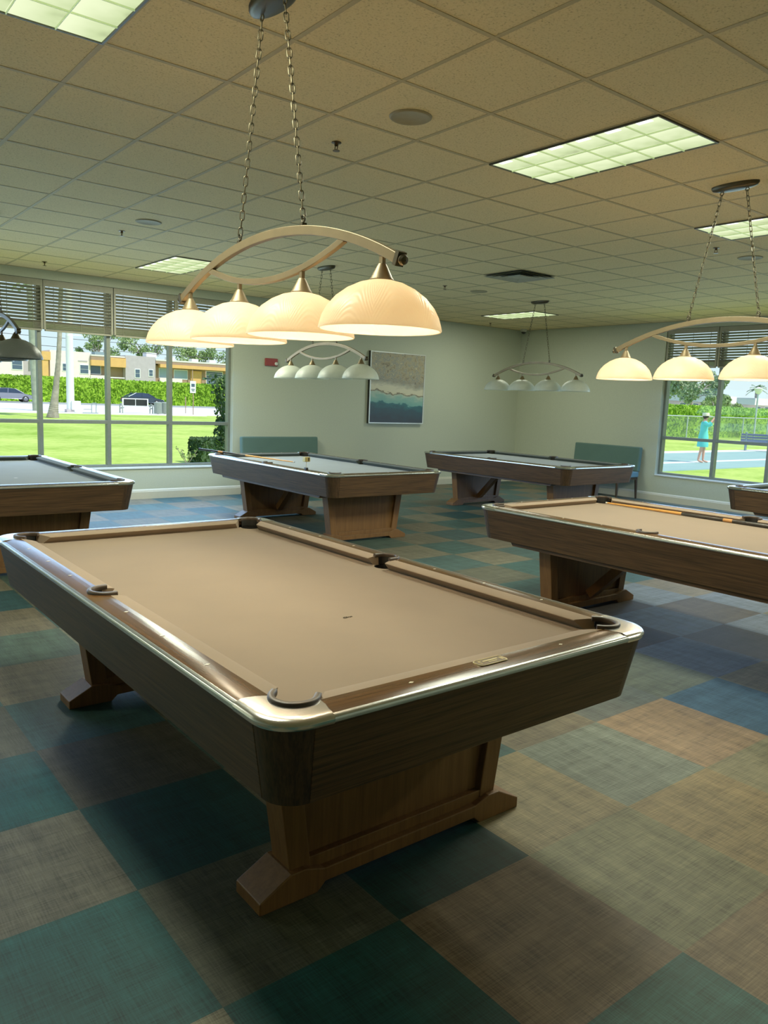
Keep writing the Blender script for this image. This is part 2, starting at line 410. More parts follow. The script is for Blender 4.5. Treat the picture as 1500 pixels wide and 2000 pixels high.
def make_blind(width):
    root = empty('window_blind')
    ztop = ZW1-.004; zbot = 2.305
    m = MB(); m.box2((-width/2, -.03, ztop-.085), (width/2, -.022, ztop)); m.box2((-width/2, -.02, ztop-.05), (width/2, .03, ztop)); m.build('valance', M['slat'], root, bevel=.002)
    s = MB(); z = zbot+.115; 
    while z < ztop-.075:
        s.box((0, 0, z), (width-.05, .05, .003), (math.radians(-32), 0, 0)); z += .0435
    s.build('slats', M['slat'], root)
    b = MB(); b.box2((-width/2+.02, -.026, zbot), (width/2-.02, .026, zbot+.022))
    for k in range(7): b.box((0, 0, zbot+.03+k*.0115), (width-.045, .05, .003), (math.radians(-6), 0, 0))
    b.build('bottom_rail', M['slat'], root)
    for sx in (-1, 1): MB().box2((sx*(width/2-.001), -.024, zbot+.02), (sx*(width/2-.026), .02, ztop-.05)).build('side_stile', M['slat'], root)
    for x in (-width*.36, 0.02, width*.36): MB().box2((x-.003, -.0285, zbot+.02), (x+.003, -.0265, ztop-.05)).build('ladder_cord', M['cord'], root)
    return root
bl = make_blind(.918)
spots = [(.60, 'white slatted blind at the left picture edge above the pendant with the grey-looking unlit shade'),
         (1.525, 'white slatted blind above the palm trunk and the white pole'),
         (2.455, 'white slatted blind above the bus bench and the open-branched trees'),
         (3.375, 'white slatted blind half hidden behind the lit pendant shades')]
for i, (x, lab) in enumerate(spots):
    o = bl if i == 0 else copy_tree(bl)
    o.location = (x, YN+.045, 0); tag(o, lab, 'blind', 'slatted blinds in the long window')
for y, lab in ((4.13, 'white slatted blind in right window, over the person in turquoise'), (3.195, 'white slatted blind at right picture edge, above the outdoor bench')):
    o = copy_tree(bl); o.location = (XE+.045, y, 0); o.rotation_euler = (0, 0, -PI/2); tag(o, lab, 'blind', 'slatted blinds in the right window')

# ------------------------------------------------------------------ pool table
HX, HY = .781, 1.432
ZT = .804
def rr(hx, hy, r, n=8):
    out = []
    for cx, cy, a0 in ((hx-r, hy-r, 0), (-hx+r, hy-r, PI/2), (-hx+r, -hy+r, PI), (hx-r, -hy+r, 1.5*PI)):
        out.append([(cx+r*math.cos(a0+k*PI/2/n), cy+r*math.sin(a0+k*PI/2/n)) for k in range(n+1)])
    return out
PC = .140   # corner pocket centre from both edges
PS = .100   # side pocket centre from the edge
RI, RO = .052, .067
pockets = [(sx*(HX-PC), sy*(HY-PC), math.atan2(-sy, -sx)) for sx in (-1, 1) for sy in (-1, 1)]+[(sx*(HX-PS), 0, math.atan2(0, -sx)) for sx in (-1, 1)]
CAPS = {0: .205, 1: .172}
def make_table():
    root = empty('pool_table')
    # apron: four straight laminate panels and four rounded corner posts
    lv = [(.009, .779), (.011, .770), (.050, .556)]
    rings = [rr(HX-i, HY-i, .115-i*.6) for i, z in lv]
    for c in range(4):
        m = MB(); m.loft([[(p[0], p[1], z) for p in rg[c]] for rg, (i, z) in zip(rings, lv)], closed_ring=False, caps=False)
        inner = [[(p[0]*.97, p[1]*.985, z) for p in rg[c]] for rg, (i, z) in zip(rings, lv)]
        m.loft(inner, closed_ring=False, caps=False); m.loft([[(p[0], p[1], lv[-1][1]) for p in rings[-1][c]], inner[-1]], closed_ring=False, caps=False)
        m.build('corner_post', M['wood_z'], root, smooth=40)
        c2 = (c+1) % 4
        a = [(rg[c][-1], rg[c2][0]) for rg in rings]
        m = MB()
        d = Vector((a[0][1][0]-a[0][0][0], a[0][1][1]-a[0][0][1], 0)).normalized(); nrm = Vector((d.y, -d.x, 0))
        outer = [[Vector((p[0], p[1], z))+nrm*.0015+d*(.0008 if k == 0 else -.0008) for k, p in enumerate(pr)] for pr, (i, z) in zip(a, lv)]
        inn = [[v-nrm*.03 for v in pr] for pr in outer]
        m.loft([[outer[k][0] for k in range(3)]+[inn[k][0] for k in (2, 1, 0)], [outer[k][1] for k in range(3)]+[inn[k][1] for k in (2, 1, 0)]])
        m.build('apron_panel', M['wood_y'] if abs(d.y) > .5 else M['wood_x'], root, bevel=.002)
    # cutters
    cuts = []
    for (x, y, a) in pockets:
        cm = MB(); cm.lathe([(RI+.003, .5), (RI+.003, 1.0)], (x, y, 0), 40, True)
        cuts.append(cm.build('cutter', M['rubber']))
    # rails
    tp = [(0.003, .777), (0, .780), (0, .789), (.002, .794), (.006, .7975), (.0145, .7985), (.0145, .777)]
    wp = [(.0148, .770), (.0148, .7982), (.03, .8015), (.055, .8038), (.075, .8040), (.094, .8025), (.094, .770)]
    cp = [(.0945, .735), (.0945, .8022), (.118, .8005), (.140, .7965), (.150, .7945), (.155, .792), (.155, .7895), (.126, .760), (.126, .735)]
    def side(prof, ends, s, ax):
        """prism of profile prof (inset, z) along side s(+1/-1) of axis ax (0: long side x=s*HX, 1: short side y=s*HY); ends(inset)->(lo, hi)"""
        r0, r1 = [], []
        for ins, z in prof:
            lo, hi = ends(ins)
            if ax == 0: r0.append((s*(HX-ins), lo, z)); r1.append((s*(HX-ins), hi, z))
            else: r0.append((lo, s*(HY-ins), z)); r1.append((hi, s*(HY-ins), z))
        return [r0, r1]
    L = {0: HY, 1: HX}
    for ax in (0, 1):
        for s in (-1, 1):
            e = L[ax]-CAPS[ax]
            MB().loft(side(tp, lambda i: (-e, e), s, ax)).build('trim_strip', M['alu'], root, smooth=35)
            tq = -.20 if ax == 0 else .13
            ec = lambda i: (-(e-.0015-max(0, i-.012)*tq), e-.0015-max(0, i-.012)*tq)
            o = MB().loft(side(wp, ec, s, ax)).build('wood_rail', M['rail_y'] if ax == 0 else M['rail_x'], root, smooth=35)
            cs = [c for c, (x, y, a) in zip(cuts, pockets) if (ax == 0 and abs(x-s*HX) < .3) or (ax == 1 and abs(y-s*HY) < .3)]
            cut(o, cs)
            nose = L[ax]-.246
            if ax == 0:
                for t in (-1, 1):
                    f = lambda i: tuple(sorted((t*(.067-.25*(.155-i)), t*(nose+.9*(.155-i)))))
                    MB().loft(side(cp, f, s, ax)).build('cushion', M['cloth_tan_cushion'], root, smooth=30)
            else:
                MB().loft(side(cp, lambda i: (-(nose+.9*(.155-i)), nose+.9*(.155-i)), s, ax)).build('cushion', M['cloth_tan_cushion'], root, smooth=30)
    # corner caps
    for c in range(4):
        sx, sy = ((1, 1), (-1, 1), (-1, -1), (1, -1))[c]
        prof = [(.003, .775), (0, .779), (-.001, .789), (.002, .795), (.007, .7995), (.016, .8024), (.03, .8042)]
        rings = []
        for ins, z in prof:
            arc = rr(HX-ins, HY-ins, .115-ins, 12)[c]
            if c % 2 == 0: st, en = (sx*(HX-ins), sy*(HY-CAPS[0])), (sx*(HX-CAPS[1]), sy*(HY-ins))
            else: st, en = (sx*(HX-CAPS[1]), sy*(HY-ins)), (sx*(HX-ins), sy*(HY-CAPS[0]))
            rings.append([(p[0], p[1], z) for p in [st]+arc+[en]])
        pc = (sx*(HX-PC), sy*(HY-PC))
        # inner outline: curved edges from the trim ends to the pocket horns
        q0 = Vector(rings[-1][0][:2]); q1 = Vector(rings[-1][-1][:2])
        hA = Vector((sx*(HX-.088), sy*(HY-.186))); hB = Vector((sx*(HX-.186), sy*(HY-.088)))
        if c % 2: hA, hB = hB, hA
        mid = Vector((sx*(HX-.19), sy*(HY-.19)))
        inner = [q1.lerp(hB, .5)+(q1.lerp(hB, .5)-Vector((sx*HX, sy*HY)))*.02, hB, mid, hA, q0.lerp(hA, .5)+(q0.lerp(hA, .5)-Vector((sx*HX, sy*HY)))*.02]
        m = MB()
        full = [r+[(v.x, v.y, r[0][2] if k == 0 else .8042) for v in inner] for k, r in enumerate(rings)]
        n = len(full[0])
        vs = []; fs = []
        # outer skin
        no = len(rings[0])
        for r in rings: vs += r
        for k in range(len(rings)-1):
            for i in range(no-1): fs.append((k*no+i, k*no+i+1, (k+1)*no+i+1, (k+1)*no+i))
        b0 = len(vs); vs += [(v.x, v.y, .775) for v in inner]; t0 = len(vs); vs += [(v.x, v.y, .8042) for v in inner]; ni = len(inner)
        top = [(len(rings)-1)*no+i for i in range(no)]+[t0+i for i in range(ni)]
        bot = [i for i in range(no)]+[b0+i for i in range(ni)]
        fs.append(tuple(top)); fs.append(tuple(reversed(bot)))
        for i in range(ni-1): fs.append((b0+i, b0+i+1, t0+i+1, t0+i))
        fs.append(tuple([no-1, b0]+[t0]+[k*no+no-1 for k in range(len(rings)-1, 0, -1)]))
        fs.append(tuple([b0+ni-1, 0]+[k*no for k in range(1, len(rings))]+[t0+ni-1]))
        m.add(vs, fs)
        o = m.build('corner_cap', M['chrome'], root, smooth=35)
        cc = [cu for cu, (x, y, a) in zip(cuts, pockets) if abs(x-pc[0]) < .01 and abs(y-pc[1]) < .01]
        # slot towards the table so that the cap opens at the pocket mouth
        d = Vector((-sx, -sy, 0)).normalized(); sl = MB().box((pc[0]+d.x*.06, pc[1]+d.y*.06, .8), (.12, .104, .3), (0, 0, math.atan2(d.y, d.x))).build('cutter', M['rubber'])
        cut(o, cc+[sl]); bpy.data.objects.remove(sl)
        o.data.polygons.foreach_set('use_smooth', [True]*len(o.data.polygons)); o.data.set_sharp_from_angle(angle=math.radians(32))
    # bed
    o = MB().box2((-HX+.11, -HY+.11, .715), (HX-.11, HY-.11, .758)).build('bed_cloth', M['cloth_tan'], root)
    cut(o, cuts)
    for c in cuts: bpy.data.objects.remove(c)
    # pockets: rubber horseshoe and dark cup
    for (x, y, a) in pockets:
        corner = abs(y) > .1
        m = MB()
        half = math.radians(100 if corner else 92)
        pth = []
        for k in range(25):
            q = a+PI-half+2*half*k/24; pth.append((x+math.cos(q)*(RI+RO)/2, y+math.sin(q)*(RI+RO)/2))
        ext = .012 if corner else .02
        dv = (math.cos(a), math.sin(a))
        pth = [(pth[0][0]+dv[0]*ext, pth[0][1]+dv[1]*ext)]+pth+[(pth[-1][0]+dv[0]*ext, pth[-1][1]+dv[1]*ext)]
        m2 = MB(); sec = [(-.0085, -.010), (.0085, -.010), (.0095, -.002), (.0085, .005), (.0055, .0075), (-.0055, .0075), (-.0085, .005), (-.0095, -.002)]
        rg = []
        for k, p in enumerate(pth):
            t_ = Vector((pth[min(k+1, len(pth)-1)][0]-pth[max(k-1, 0)][0], pth[min(k+1, len(pth)-1)][1]-pth[max(k-1, 0)][1], 0)).normalized(); n_ = Vector((t_.y, -t_.x, 0))
            rg.append([(p[0]+n_.x*u, p[1]+n_.y*u, .8065+w) for u, w in sec])
        m2.loft(rg)
        cup = []
        n = 28
        for z, r in ((.806, RI+.001), (.76, RI-.002), (.66, RI-.004), (.64, .001)):
            rg = []
            for k in range(n+1):
                q = a+PI-half+2*half*k/n if z > .757 else a+PI-PI+2*PI*k/n
                rg.append((x+math.cos(q)*r, y+math.sin(q)*r, z))
            cup.append(rg)
        m3 = MB(); m3.loft(cup[:2], closed_ring=False, caps=False); 
        low = [[(x+math.cos(2*PI*k/n)*r, y+math.sin(2*PI*k/n)*r, z) for k in range(n)] for z, r in ((.757, RI-.001), (.66, RI-.004), (.64, .002))]
        m3.loft(low, caps=False)
        p = m3.build('pocket', M['rubber'], root, smooth=40, fix=False)
        m2.build('pocket_rim', M['rubber_rim'], p, smooth=50)
    # rail sights
    def sight(x, y):
        m = MB(); m.add([(x+.009, y, .8048), (x, y+.005, .8048), (x-.009, y, .8048), (x, y-.005, .8048), (x+.009, y, .8030), (x, y+.005, .8030), (x-.009, y, .8030), (x, y-.005, .8030)],
                        [(0, 1, 2, 3), (0, 4, 5, 1), (1, 5, 6, 2), (2, 6, 7, 3), (3, 7, 4, 0), (7, 6, 5, 4)])
        m.build('rail_sight', M['pearl'], root)
    for s in (-1, 1):
        for k in (-3, -2, -1, 1, 2, 3): sight(s*(HX-.062), k*.3175)
        for k in (-1, 0, 1): sight(k*.3175, s*(HY-.058))
    # under-frame beams
    for s in (-1, 1):
        m = MB(); m.prism([(-1.15, .59), (1.15, .59), (1.10, .525), (-1.10, .525)], s*.60, s*.70, axis=0); m.build('underframe_beam', M['wood_y'], root)
    m = MB().box2((-.70, -1.36, .585), (.70, 1.36, .60)); m.build('underside', M['wood_y'], root)
    # pedestals
    for s in (-1, 1):
        yo, yi = s*1.0, s*.89
        y0, y1 = min(yo, yi), max(yo, yi)
        m = MB(); m.prism([(-.50, .58), (.50, .58), (.42, .06), (-.42, .06)], y0+.028, y1-.028, axis=1)
        ped = m.build('pedestal', M['ped'], root)
        for t in (-1, 1):
            m = MB(); m.prism([(t*.53, .585), (t*.445, .585), (t*.375, .06), (t*.452, .06)], y0, y1, axis=1); m.build('post', M['ped'], ped, bevel=.004)
        m = MB(); m.prism([(-.39, .116), (.39, .116), (.38, .05), (-.38, .05)], y0+.003, y1-.003, axis=1); m.build('bottom_rail', M['ped'], ped, bevel=.003)
        fy0, fy1 = y0-.022, y1+.022
        m = MB(); m.prism([(-.575, 0), (-.365, 0), (-.335, .028), (.335, .028), (.365, 0), (.575, 0), (.575, .040), (.465, .098), (.41, .098), (.34, .076), (-.34, .076), (-.41, .098), (-.465, .098), (-.575, .040)], fy0, fy1, axis=1)
        m.build('foot', M['ped'], ped, bevel=.004)
        # slanting brace from the foot up to the frame at mid table
        m = MB(); p0, p1 = Vector((0, s*.88, .12)), Vector((0, s*.42, .575)); d = (p1-p0).normalized(); u = Vector((0, d.z, -d.y))*.035*1.0; xx = Vector((.04, 0, 0))
        m.loft([[p-u-xx, p+u-xx, p+u+xx, p-u+xx] for p in (p0, p1)]); m.build('brace', M['ped'], ped, bevel=.003)
    return root
T = make_table()
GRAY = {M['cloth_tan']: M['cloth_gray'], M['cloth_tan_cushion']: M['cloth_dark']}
tables = [((-.22, -.20), None, 'large tan cloth pool table in the foreground under the lit four-shade pendant', 0),
          ((3.14, -.352), None, 'tan cloth pool table with a cue along its far cushion, cut by right picture edge', 0),
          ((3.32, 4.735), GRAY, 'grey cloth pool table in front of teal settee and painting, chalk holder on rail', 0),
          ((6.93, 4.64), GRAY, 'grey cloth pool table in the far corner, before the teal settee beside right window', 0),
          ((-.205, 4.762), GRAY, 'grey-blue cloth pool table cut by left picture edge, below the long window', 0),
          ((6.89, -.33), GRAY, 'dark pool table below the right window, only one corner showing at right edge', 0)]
for i, ((x, y), mats, lab, rz) in enumerate(tables):
    if i == 0: continue
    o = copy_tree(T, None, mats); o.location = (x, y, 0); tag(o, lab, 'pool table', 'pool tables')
T.location = (-.22, -.20, 0); tag(T, tables[0][2], 'pool table', 'pool tables')
# maker's plate on the near rail of the front table, foot-spot marks
m = MB(); y0 = -HY+.058+.0
def outline(cx, cy, hx, hy, r, wd, z):
    o = [p for c in rr(hx, hy, r, 4) for p in c]
    mm = MB(); mm.tube([(cx+p[0], cy+p[1], z) for p in o], wd, 6, closed=True); return mm
pl = MB().prism([(p[0], p[1]-HY+.066+.0) for c in rr(.058, .021, .012, 4) for p in c], .8030, .8052); 
for i, v in enumerate(pl.v): pl.v[i] = (v[0]+.0, v[1], v[2])
np_ = pl.build('name_plate', M['plate'], T)
o = outline(0, -HY+.066, .058, .021, .012, .0014, .8052); o.build('border', M['brass'], np_)
m = MB(); m.box((.004, -HY+.072, .8053), (.062, .006, .0012)); m.box((.006, -HY+.061, .8053), (.034, .0035, .0012))
m.box((-.041, -HY+.068, .8053), (.003, .022, .0012)); m.box((-.036, -HY+.0775, .8053), (.012, .003, .0012)); m.box((.046, -HY+.066, .8053), (.005, .018, .0012)); m.build('lettering', M['brass'], np_)
m = MB(); zc = .7590
m.tube([(-.012+.009*math.cos(k*.5), -.637+.006*math.sin(k*.5), zc) for k in range(13)], .0011, 5)
m.tube([(-.002, -.630, zc), (.001, -.642, zc), (.005, -.633, zc), (.009, -.643, zc), (.013, -.633, zc), (.017, -.641, zc), (.021, -.632, zc)], .0012, 5)
m.build('foot_spot', M['ink'], T)
T5 = [o for o in bpy.data.objects if o.parent is None and o.get('label') == tables[4][2]][0]
m = MB().cyl((.03, -.48, .7583), (.03, -.48, .7592), .016, n=16); m.build('foot_spot', M['white'], T5)

# cues
def make_cue(p0, p1, label, butt=.5):
    p0, p1 = Vector(p0), Vector(p1); d = p1-p0; Lc = d.length
    root = empty('pool_cue', p0); root.rotation_mode = 'QUATERNION'; root.rotation_quaternion = Vector((1, 0, 0)).rotation_difference(d)
    q = lambda a, b, ra, rb: MB().cyl((a*Lc, 0, 0), (b*Lc, 0, 0), ra, rb, 14)
    q(0, butt*.42, .0145, .0135).build('butt', M['cue_butt'], root, smooth=40)
    q(butt*.42, butt*.52, .0135, .0133).build('inlay_ring', M['cue_wrap'], root, smooth=40)
    q(butt*.52, butt, .0133, .012).build('forearm', M['cue_butt'], root, smooth=40)
    q(butt, .985, .012, .0065).build('shaft', M['cue_shaft'], root, smooth=40)
    q(.985, .997, .0066, .0065).build('ferrule', M['white'], root, smooth=40); q(.997, 1, .0064, .005).build('cue_tip', M['ink'], root, smooth=40)
    tag(root, label, 'cue', 'pool cues')
    return root
make_cue((3.735, -.55, .7735), (3.728, .875, .7705), 'pool cue with orange maple shaft along the cushion of the right-hand tan table')
make_cue((2.50, 6.28, .850), (3.22, 5.09, .767), 'pool cue with black butt sticking out over the corner of the table by the settee')
# chalk holder
r = empty('chalk_holder', (2.60, 3.86, .804))
MB().box2((-.014, -.02, 0), (.014, .02, .022)).build('clamp', M['black'], r, bevel=.003)
MB().cyl((0, 0, .02), (0, 0, .088), .005, n=10).build('stem', M['white'], r, smooth=40)
m = MB().box2((-.032, -.026, .085), (.032, .026, .135)); m.build('chalk_box', M['gold'], r, bevel=.004)
MB().box2((.006, -.0275, .092), (.020, -.026, .128)).build('chalk', M['black'], r)
tag(r, 'small brass-yellow chalk holder on a thin stem clipped to grey table rail', 'chalk holder')

# ------------------------------------------------------------------ pendants
def make_lamp():
    root = empty('billiard_pendant')
    zc = H
    # canopy
    m = MB(); sect = [(1.0, 0), (1.0, -.012), (.93, -.026), (.75, -.034), (.3, -.037)]
    n = 36; m.loft([[(.062*s*math.cos(2*PI*k/n), .165*s*math.sin(2*PI*k/n), zc+z) for k in range(n)] for s, z in sect])
    cn = m.build('canopy', M['bronze_dark'], root, smooth=40)
    for s in (-1, 1):
        mm = MB(); a = (0, s*.088, zc-.035)
        mm.tube([(0, s*.088+.012*math.cos(k*PI/6), zc-.046+.012*math.sin(k*PI/6)) for k in range(12)], .0032, 8, closed=True); mm.build('hook_ring', M['chain'], cn, smooth=60)
    # main arch
    hw, z0, sag = .83, 2.018, .185
    R = (hw*hw+sag*sag)/(2*sag)
    arch = lambda y: z0+sag-R+math.sqrt(R*R-y*y)
    MB().tube([(0, -hw+2*hw*k/48, arch(-hw+2*hw*k/48)) for k in range(49)], 0, 4, flat=(.012, .017)).build('arch_bar', M['bronze'], root, bevel=.002)
    lw = .525; zl = arch(lw)-.012; zb = 2.028; sg = zl-zb; R2 = (lw*lw+sg*sg)/(2*sg)
    low = lambda y: zb+R2-math.sqrt(R2*R2-y*y)
    MB().tube([(0, -lw+2*lw*k/32, low(-lw+2*lw*k/32)) for k in range(33)], 0, 4, flat=(.010, .012)).build('lower_bar', M['bronze'], root, bevel=.002)
    for s in (-1, 1):
        e = MB(); y = s*(hw+.004); z = arch(hw)
        e.box((0, y, z), (.034, .018, .046), (s*-.42, 0, 0)); e.lathe([(.002, 0), (.014, .003), (.018, .012), (.014, .021), (.002, .025)], (0, y+s*.008, z-.002), 18, False, (0, s, -.35))
        e.build('end_cap', M['bronze_dark'], root, smooth=40)
    # chains
    for s in (-1, 1):
        a = Vector((0, s*.088, zc-.056)); b = Vector((0, s*.25, arch(.25)+.045)); d = b-a; n = 24; m = MB()
        u = d.normalized(); X = Vector((1, 0, 0)); Y = u.cross(X)
        for k in range(n):
            c = a+d*((k+.5)/n); hl = d.length/n*.5+.0035; w_ = .0085; side = X if k % 2 else Y
            side = (X+Y*.6).normalized() if k % 2 else (Y-X*.6).normalized()
            pts = []
            for q in range(6): t = PI*q/5; pts.append(c+u*(hl-w_+w_*math.sin(t))+side*w_*math.cos(t))
            for q in range(6): t = PI+PI*q/5; pts.append(c-u*(hl-w_)+u*w_*math.sin(t)+side*w_*math.cos(t))
            m.tube(pts, .0026, 6, closed=True)
        m.build('chain', M['chain'], root, smooth=60)
        m = MB(); zz = arch(.25)
        m.box((0, s*.25, zz+.020), (.02, .02, .014)); m.tube([(0, s*.25+.012*math.cos(k*PI/6), zz+.042+.012*math.sin(k*PI/6)) for k in range(12)], .0035, 8, closed=True)
        m.build('chain_loop', M['bronze_dark'], root, smooth=50)
    # shades
    for y in (-.745, -.25, .25, .745):
        ztop = (arch(y) if abs(y) > .5 else low(y))-.01
        st = MB().box2((-.007, y-.009, 2.0), (.007, y+.009, ztop)); st.build('drop_stem', M['bronze'], root)
        zr = 1.795
        prof = [(.2055, 0), (.2075, .004), (.2045, .018), (.196, .045), (.180, .075), (.152, .107), (.115, .134), (.075, .153), (.036, .163)]
        inn = [(r-.006, z-.001) for r, z in reversed(prof)]; inn[-1] = (.201, .001)
        m = MB(); m.lathe(prof+inn+[prof[0]], (0, 0, 0), 56)
        sh = m.build('lamp_shade', M['shade_off'], root, smooth=50, loc=(0, y, zr))
        MB().lathe([(.041, .158), (.0415, .165), (.036, .172), (.022, .200), (.013, .216), (.001, .218)], (0, 0, 0), 28).build('shade_cap', M['bronze'], sh, smooth=40)
        MB().lathe([(.001, .035), (.018, .040), (.028, .055), (.030, .068), (.024, .085), (.015, .102), (.013, .125), (.001, .127)], (0, 0, 0), 14).build('bulb', M['bulb_off'], sh, smooth=60)
    return root
LP = make_lamp()
ON = {M['shade_off']: M['shade_lit'], M['bulb_off']: M['bulb_on']}
lamps = [((3.36, 4.715), None, 'unlit four-shade pendant before the painting, over the chalk-holder table'),
         ((7.08, 4.655), None, 'unlit four-shade pendant over the far corner table, left of right window'),
         ((-.20, 4.78), {M['shade_off']: M['shade_backlit'], M['bronze']: M['bronze_dark']}, 'unlit grey-looking pendant at the left picture edge, before the window'),  # glass and bronze swapped for darker copies, as if backlit by the window
         ((-.25, -.26), ON, 'lit four-shade pendant hanging large over the foreground tan table'),
         ((3.30, -.25), ON, 'lit four-shade pendant over the right-hand tan table, before right window')]
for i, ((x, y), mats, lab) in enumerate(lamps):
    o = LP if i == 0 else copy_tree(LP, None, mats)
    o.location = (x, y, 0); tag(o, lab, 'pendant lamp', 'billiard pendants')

# ------------------------------------------------------------------ ceiling fittings
def make_troffer():
    root = empty('ceiling_light')   # local: 0.6 x 1.2, origin at ceiling level
    hx, hy, d = .292, .597, .07
    m = MB()
    for s in (-1, 1):
        m.box2((s*hx, -hy-.01, -.008), (s*(hx+.010), hy+.01, .003)); m.box2((-hx, s*hy, -.008), (hx, s*(hy+.010), .003))
    m.build('frame', M['frame_dark'], root)
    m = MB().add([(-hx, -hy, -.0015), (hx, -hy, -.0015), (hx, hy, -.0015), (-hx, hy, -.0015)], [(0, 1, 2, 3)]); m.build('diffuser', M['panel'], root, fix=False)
    m = MB()
    for k in (-1, 1): m.box2((k*hx/3-.002, -hy, -.010), (k*hx/3+.002, hy, -.002))
    for k in range(-2, 3): m.box2((-hx, k*hy/3-.002, -.010), (hx, k*hy/3+.002, -.002))
    m.build('louver', M['louver'], root)
    for k in range(-3, 3): MB().box2((-hx+.012, (k+.28)*hy/3, -.0045), (-hx+.045, (k+.72)*hy/3, -.0025)).build('lamp_glint', M['tube'], root)
    return root
TR = make_troffer()
trs = [((2.134, 0), 'glowing rectangular ceiling light up right of the lit foreground pendant'),
       ((-.914, 0), 'glowing ceiling light cut off at the top left picture corner'),
       ((2.134, 6.096), 'small-looking square of ceiling light left of the foreground pendant arch'),
       ((8.23, 6.096), 'thin-looking ceiling light panel behind the far corner pendant chains'),
       ((4.572, 0), 'ceiling light crossing right picture edge behind the right pendant chains')]
hidden = [(5.182, -3.658), (7.62, 0), (-3.962, 4.877)]
for i, ((x, y), lab) in enumerate(trs):
    o = TR if i == 0 else copy_tree(TR)
    o.location = (x, y, H-.004); tag(o, lab, 'ceiling light', 'recessed ceiling lights')
for x, y in hidden:
    o = copy_tree(TR); o.location = (x, y, H-.004); tag(o, 'recessed ceiling light out of the picture, behind or beside the viewpoint', 'ceiling light', 'recessed ceiling lights out of view')
def area(x, y, z, sx, sy, e, col, rot=(0, 0, 0), name='troffer_glow'):
    l = bpy.data.lights.new(name, 'AREA'); l.shape = 'RECTANGLE'; l.size = sx; l.size_y = sy; l.energy = e; l.color = col
    o = bpy.data.objects.new(name, l); COL.objects.link(o); o.location = (x, y, z); o.rotation_euler = rot; return o
TROFFER_W = 56
for (x, y) in [p for p, _ in trs]+hidden: area(x, y, H-.02, .54, 1.12, TROFFER_W*(.45 if x > 8 else 1.5 if y > 6 else 1), (.96, 1, .76))

# lamps added inside both windows to boost daylight: blue for sky, green-white for lawn
DN = 215; DE = 95
for (n_, e_, along) in (('n', DN, 0), ('e', DE, 1)):
    for tilt, f_, col, zs in ((-40, .66, (.28, .54, 1.0), (.75, 1.2, 1.65, 2.1)), (20, .09, (.86, 1.0, .62), (.95, 1.75))):
        sx_ = (NX1-NX0-.1) if along == 0 else (EY1-EY0-.1)
        for z_ in zs:
            l = area(0, 0, z_, sx_, .30, e_*f_/len(zs), col, name='window_fill')
            t_ = math.radians(tilt)
            d_ = Vector((0, -math.cos(t_), math.sin(t_))) if along == 0 else Vector((-math.cos(t_), 0, math.sin(t_)))
            l.location = ((NX0+NX1)/2, YN-.13, z_) if along == 0 else (XE-.13, (EY0+EY1)/2, z_)
            l.rotation_euler = d_.to_track_quat('-Z', 'Y').to_euler()

def make_speaker():
    m = MB(); m.lathe([(.001, -.006), (.085, -.006), (.09, -.008), (.108, -.008), (.116, -.003), (.117, .002)], (0, 0, 0), 36); return m.build('ceiling_speaker', M['grille'], smooth=30)
sp = make_speaker()
for i, (x, y, lab) in enumerate([(.947, .336, 'round beige ceiling speaker right of foreground pendant chains'), (.942, 4.014, 'round ceiling speaker left of the foreground pendant, above the long window'),
                                 (5.834, 4.673, 'faint round ceiling speaker left of the square air vent'), (5.762, .88, 'round ceiling speaker behind the right pendant chains, near right edge')]):
    o = sp if i == 0 else copy_tree(sp); o.location = (x, y, H-.001); tag(o, lab, 'speaker', 'ceiling speakers')
def make_sprinkler():
    r = empty('sprinkler_head')
    MB().lathe([(.03, 0), (.03, -.004), (.012, -.008), (.012, -.02)], (0, 0, 0), 20).build('escutcheon', M['metal_small'], r, smooth=40)
    m = MB(); m.tube([(0, -.01, -.018), (0, -.014, -.032), (0, -.004, -.046)], .003, 6); m.tube([(0, .01, -.018), (0, .014, -.032), (0, .004, -.046)], .003, 6)
    m.build('yoke', M['metal_small'], r, smooth=50)
    MB().lathe([(.001, -.046), (.022, -.047), (.022, -.050), (.001, -.051)], (0, 0, 0), 16).build('deflector', M['metal_small'], r)
    return r
s0 = make_sprinkler()
for i, (x, y, lab) in enumerate([(.902, .973, 'sprinkler head between foreground pendant chains and round speaker'), (5.133, .885, 'sprinkler head left of right pendant chains, under the big ceiling light'),
                                 (5.206, 4.672, 'sprinkler head near the square air vent, above the far settee'), (.916, 4.619, 'sprinkler head just below the left ceiling speaker'),
                                 (.901, 7.226, 'sprinkler head close to the blinds of the long window'), (8.925, 7.433, 'sprinkler head near the security camera in far corner')]):
    o = s0 if i == 0 else copy_tree(s0); o.location = (x, y, H); tag(o, lab, 'sprinkler', 'ceiling sprinklers')
r = empty('air_vent', (5.182, 3.353, H-.004))
m = MB(); 
for k, (a, b) in enumerate([(.295, .255), (.235, .185), (.165, .115)]):
    z0, z1 = -.002, -.022
    ra = [(a*sx, a*sy, z1+.0) for sx, sy in ((1, 1), (-1, 1), (-1, -1), (1, -1))]; rb = [(b*sx, b*sy, z0) for sx, sy in ((1, 1), (-1, 1), (-1, -1), (1, -1))]
    m.loft([ra, rb], caps=False)
m.box2((-.095, -.095, -.02), (.095, .095, -.008)); m.build('louver', M['vent'], r)
MB().box2((-.29, -.29, -.0015), (.29, .29, .0)).build('backing', M['frame_dark'], r)
tag(r, 'square louvred air vent in the ceiling between the two far pendants', 'vent')
r = empty('security_camera', (10.122, 7.667, H))
MB().lathe([(.065, 0), (.065, -.03), (.055, -.05), (.04, -.055)], (0, 0, 0), 24).build('housing', M['white_plastic'], r, smooth=40)
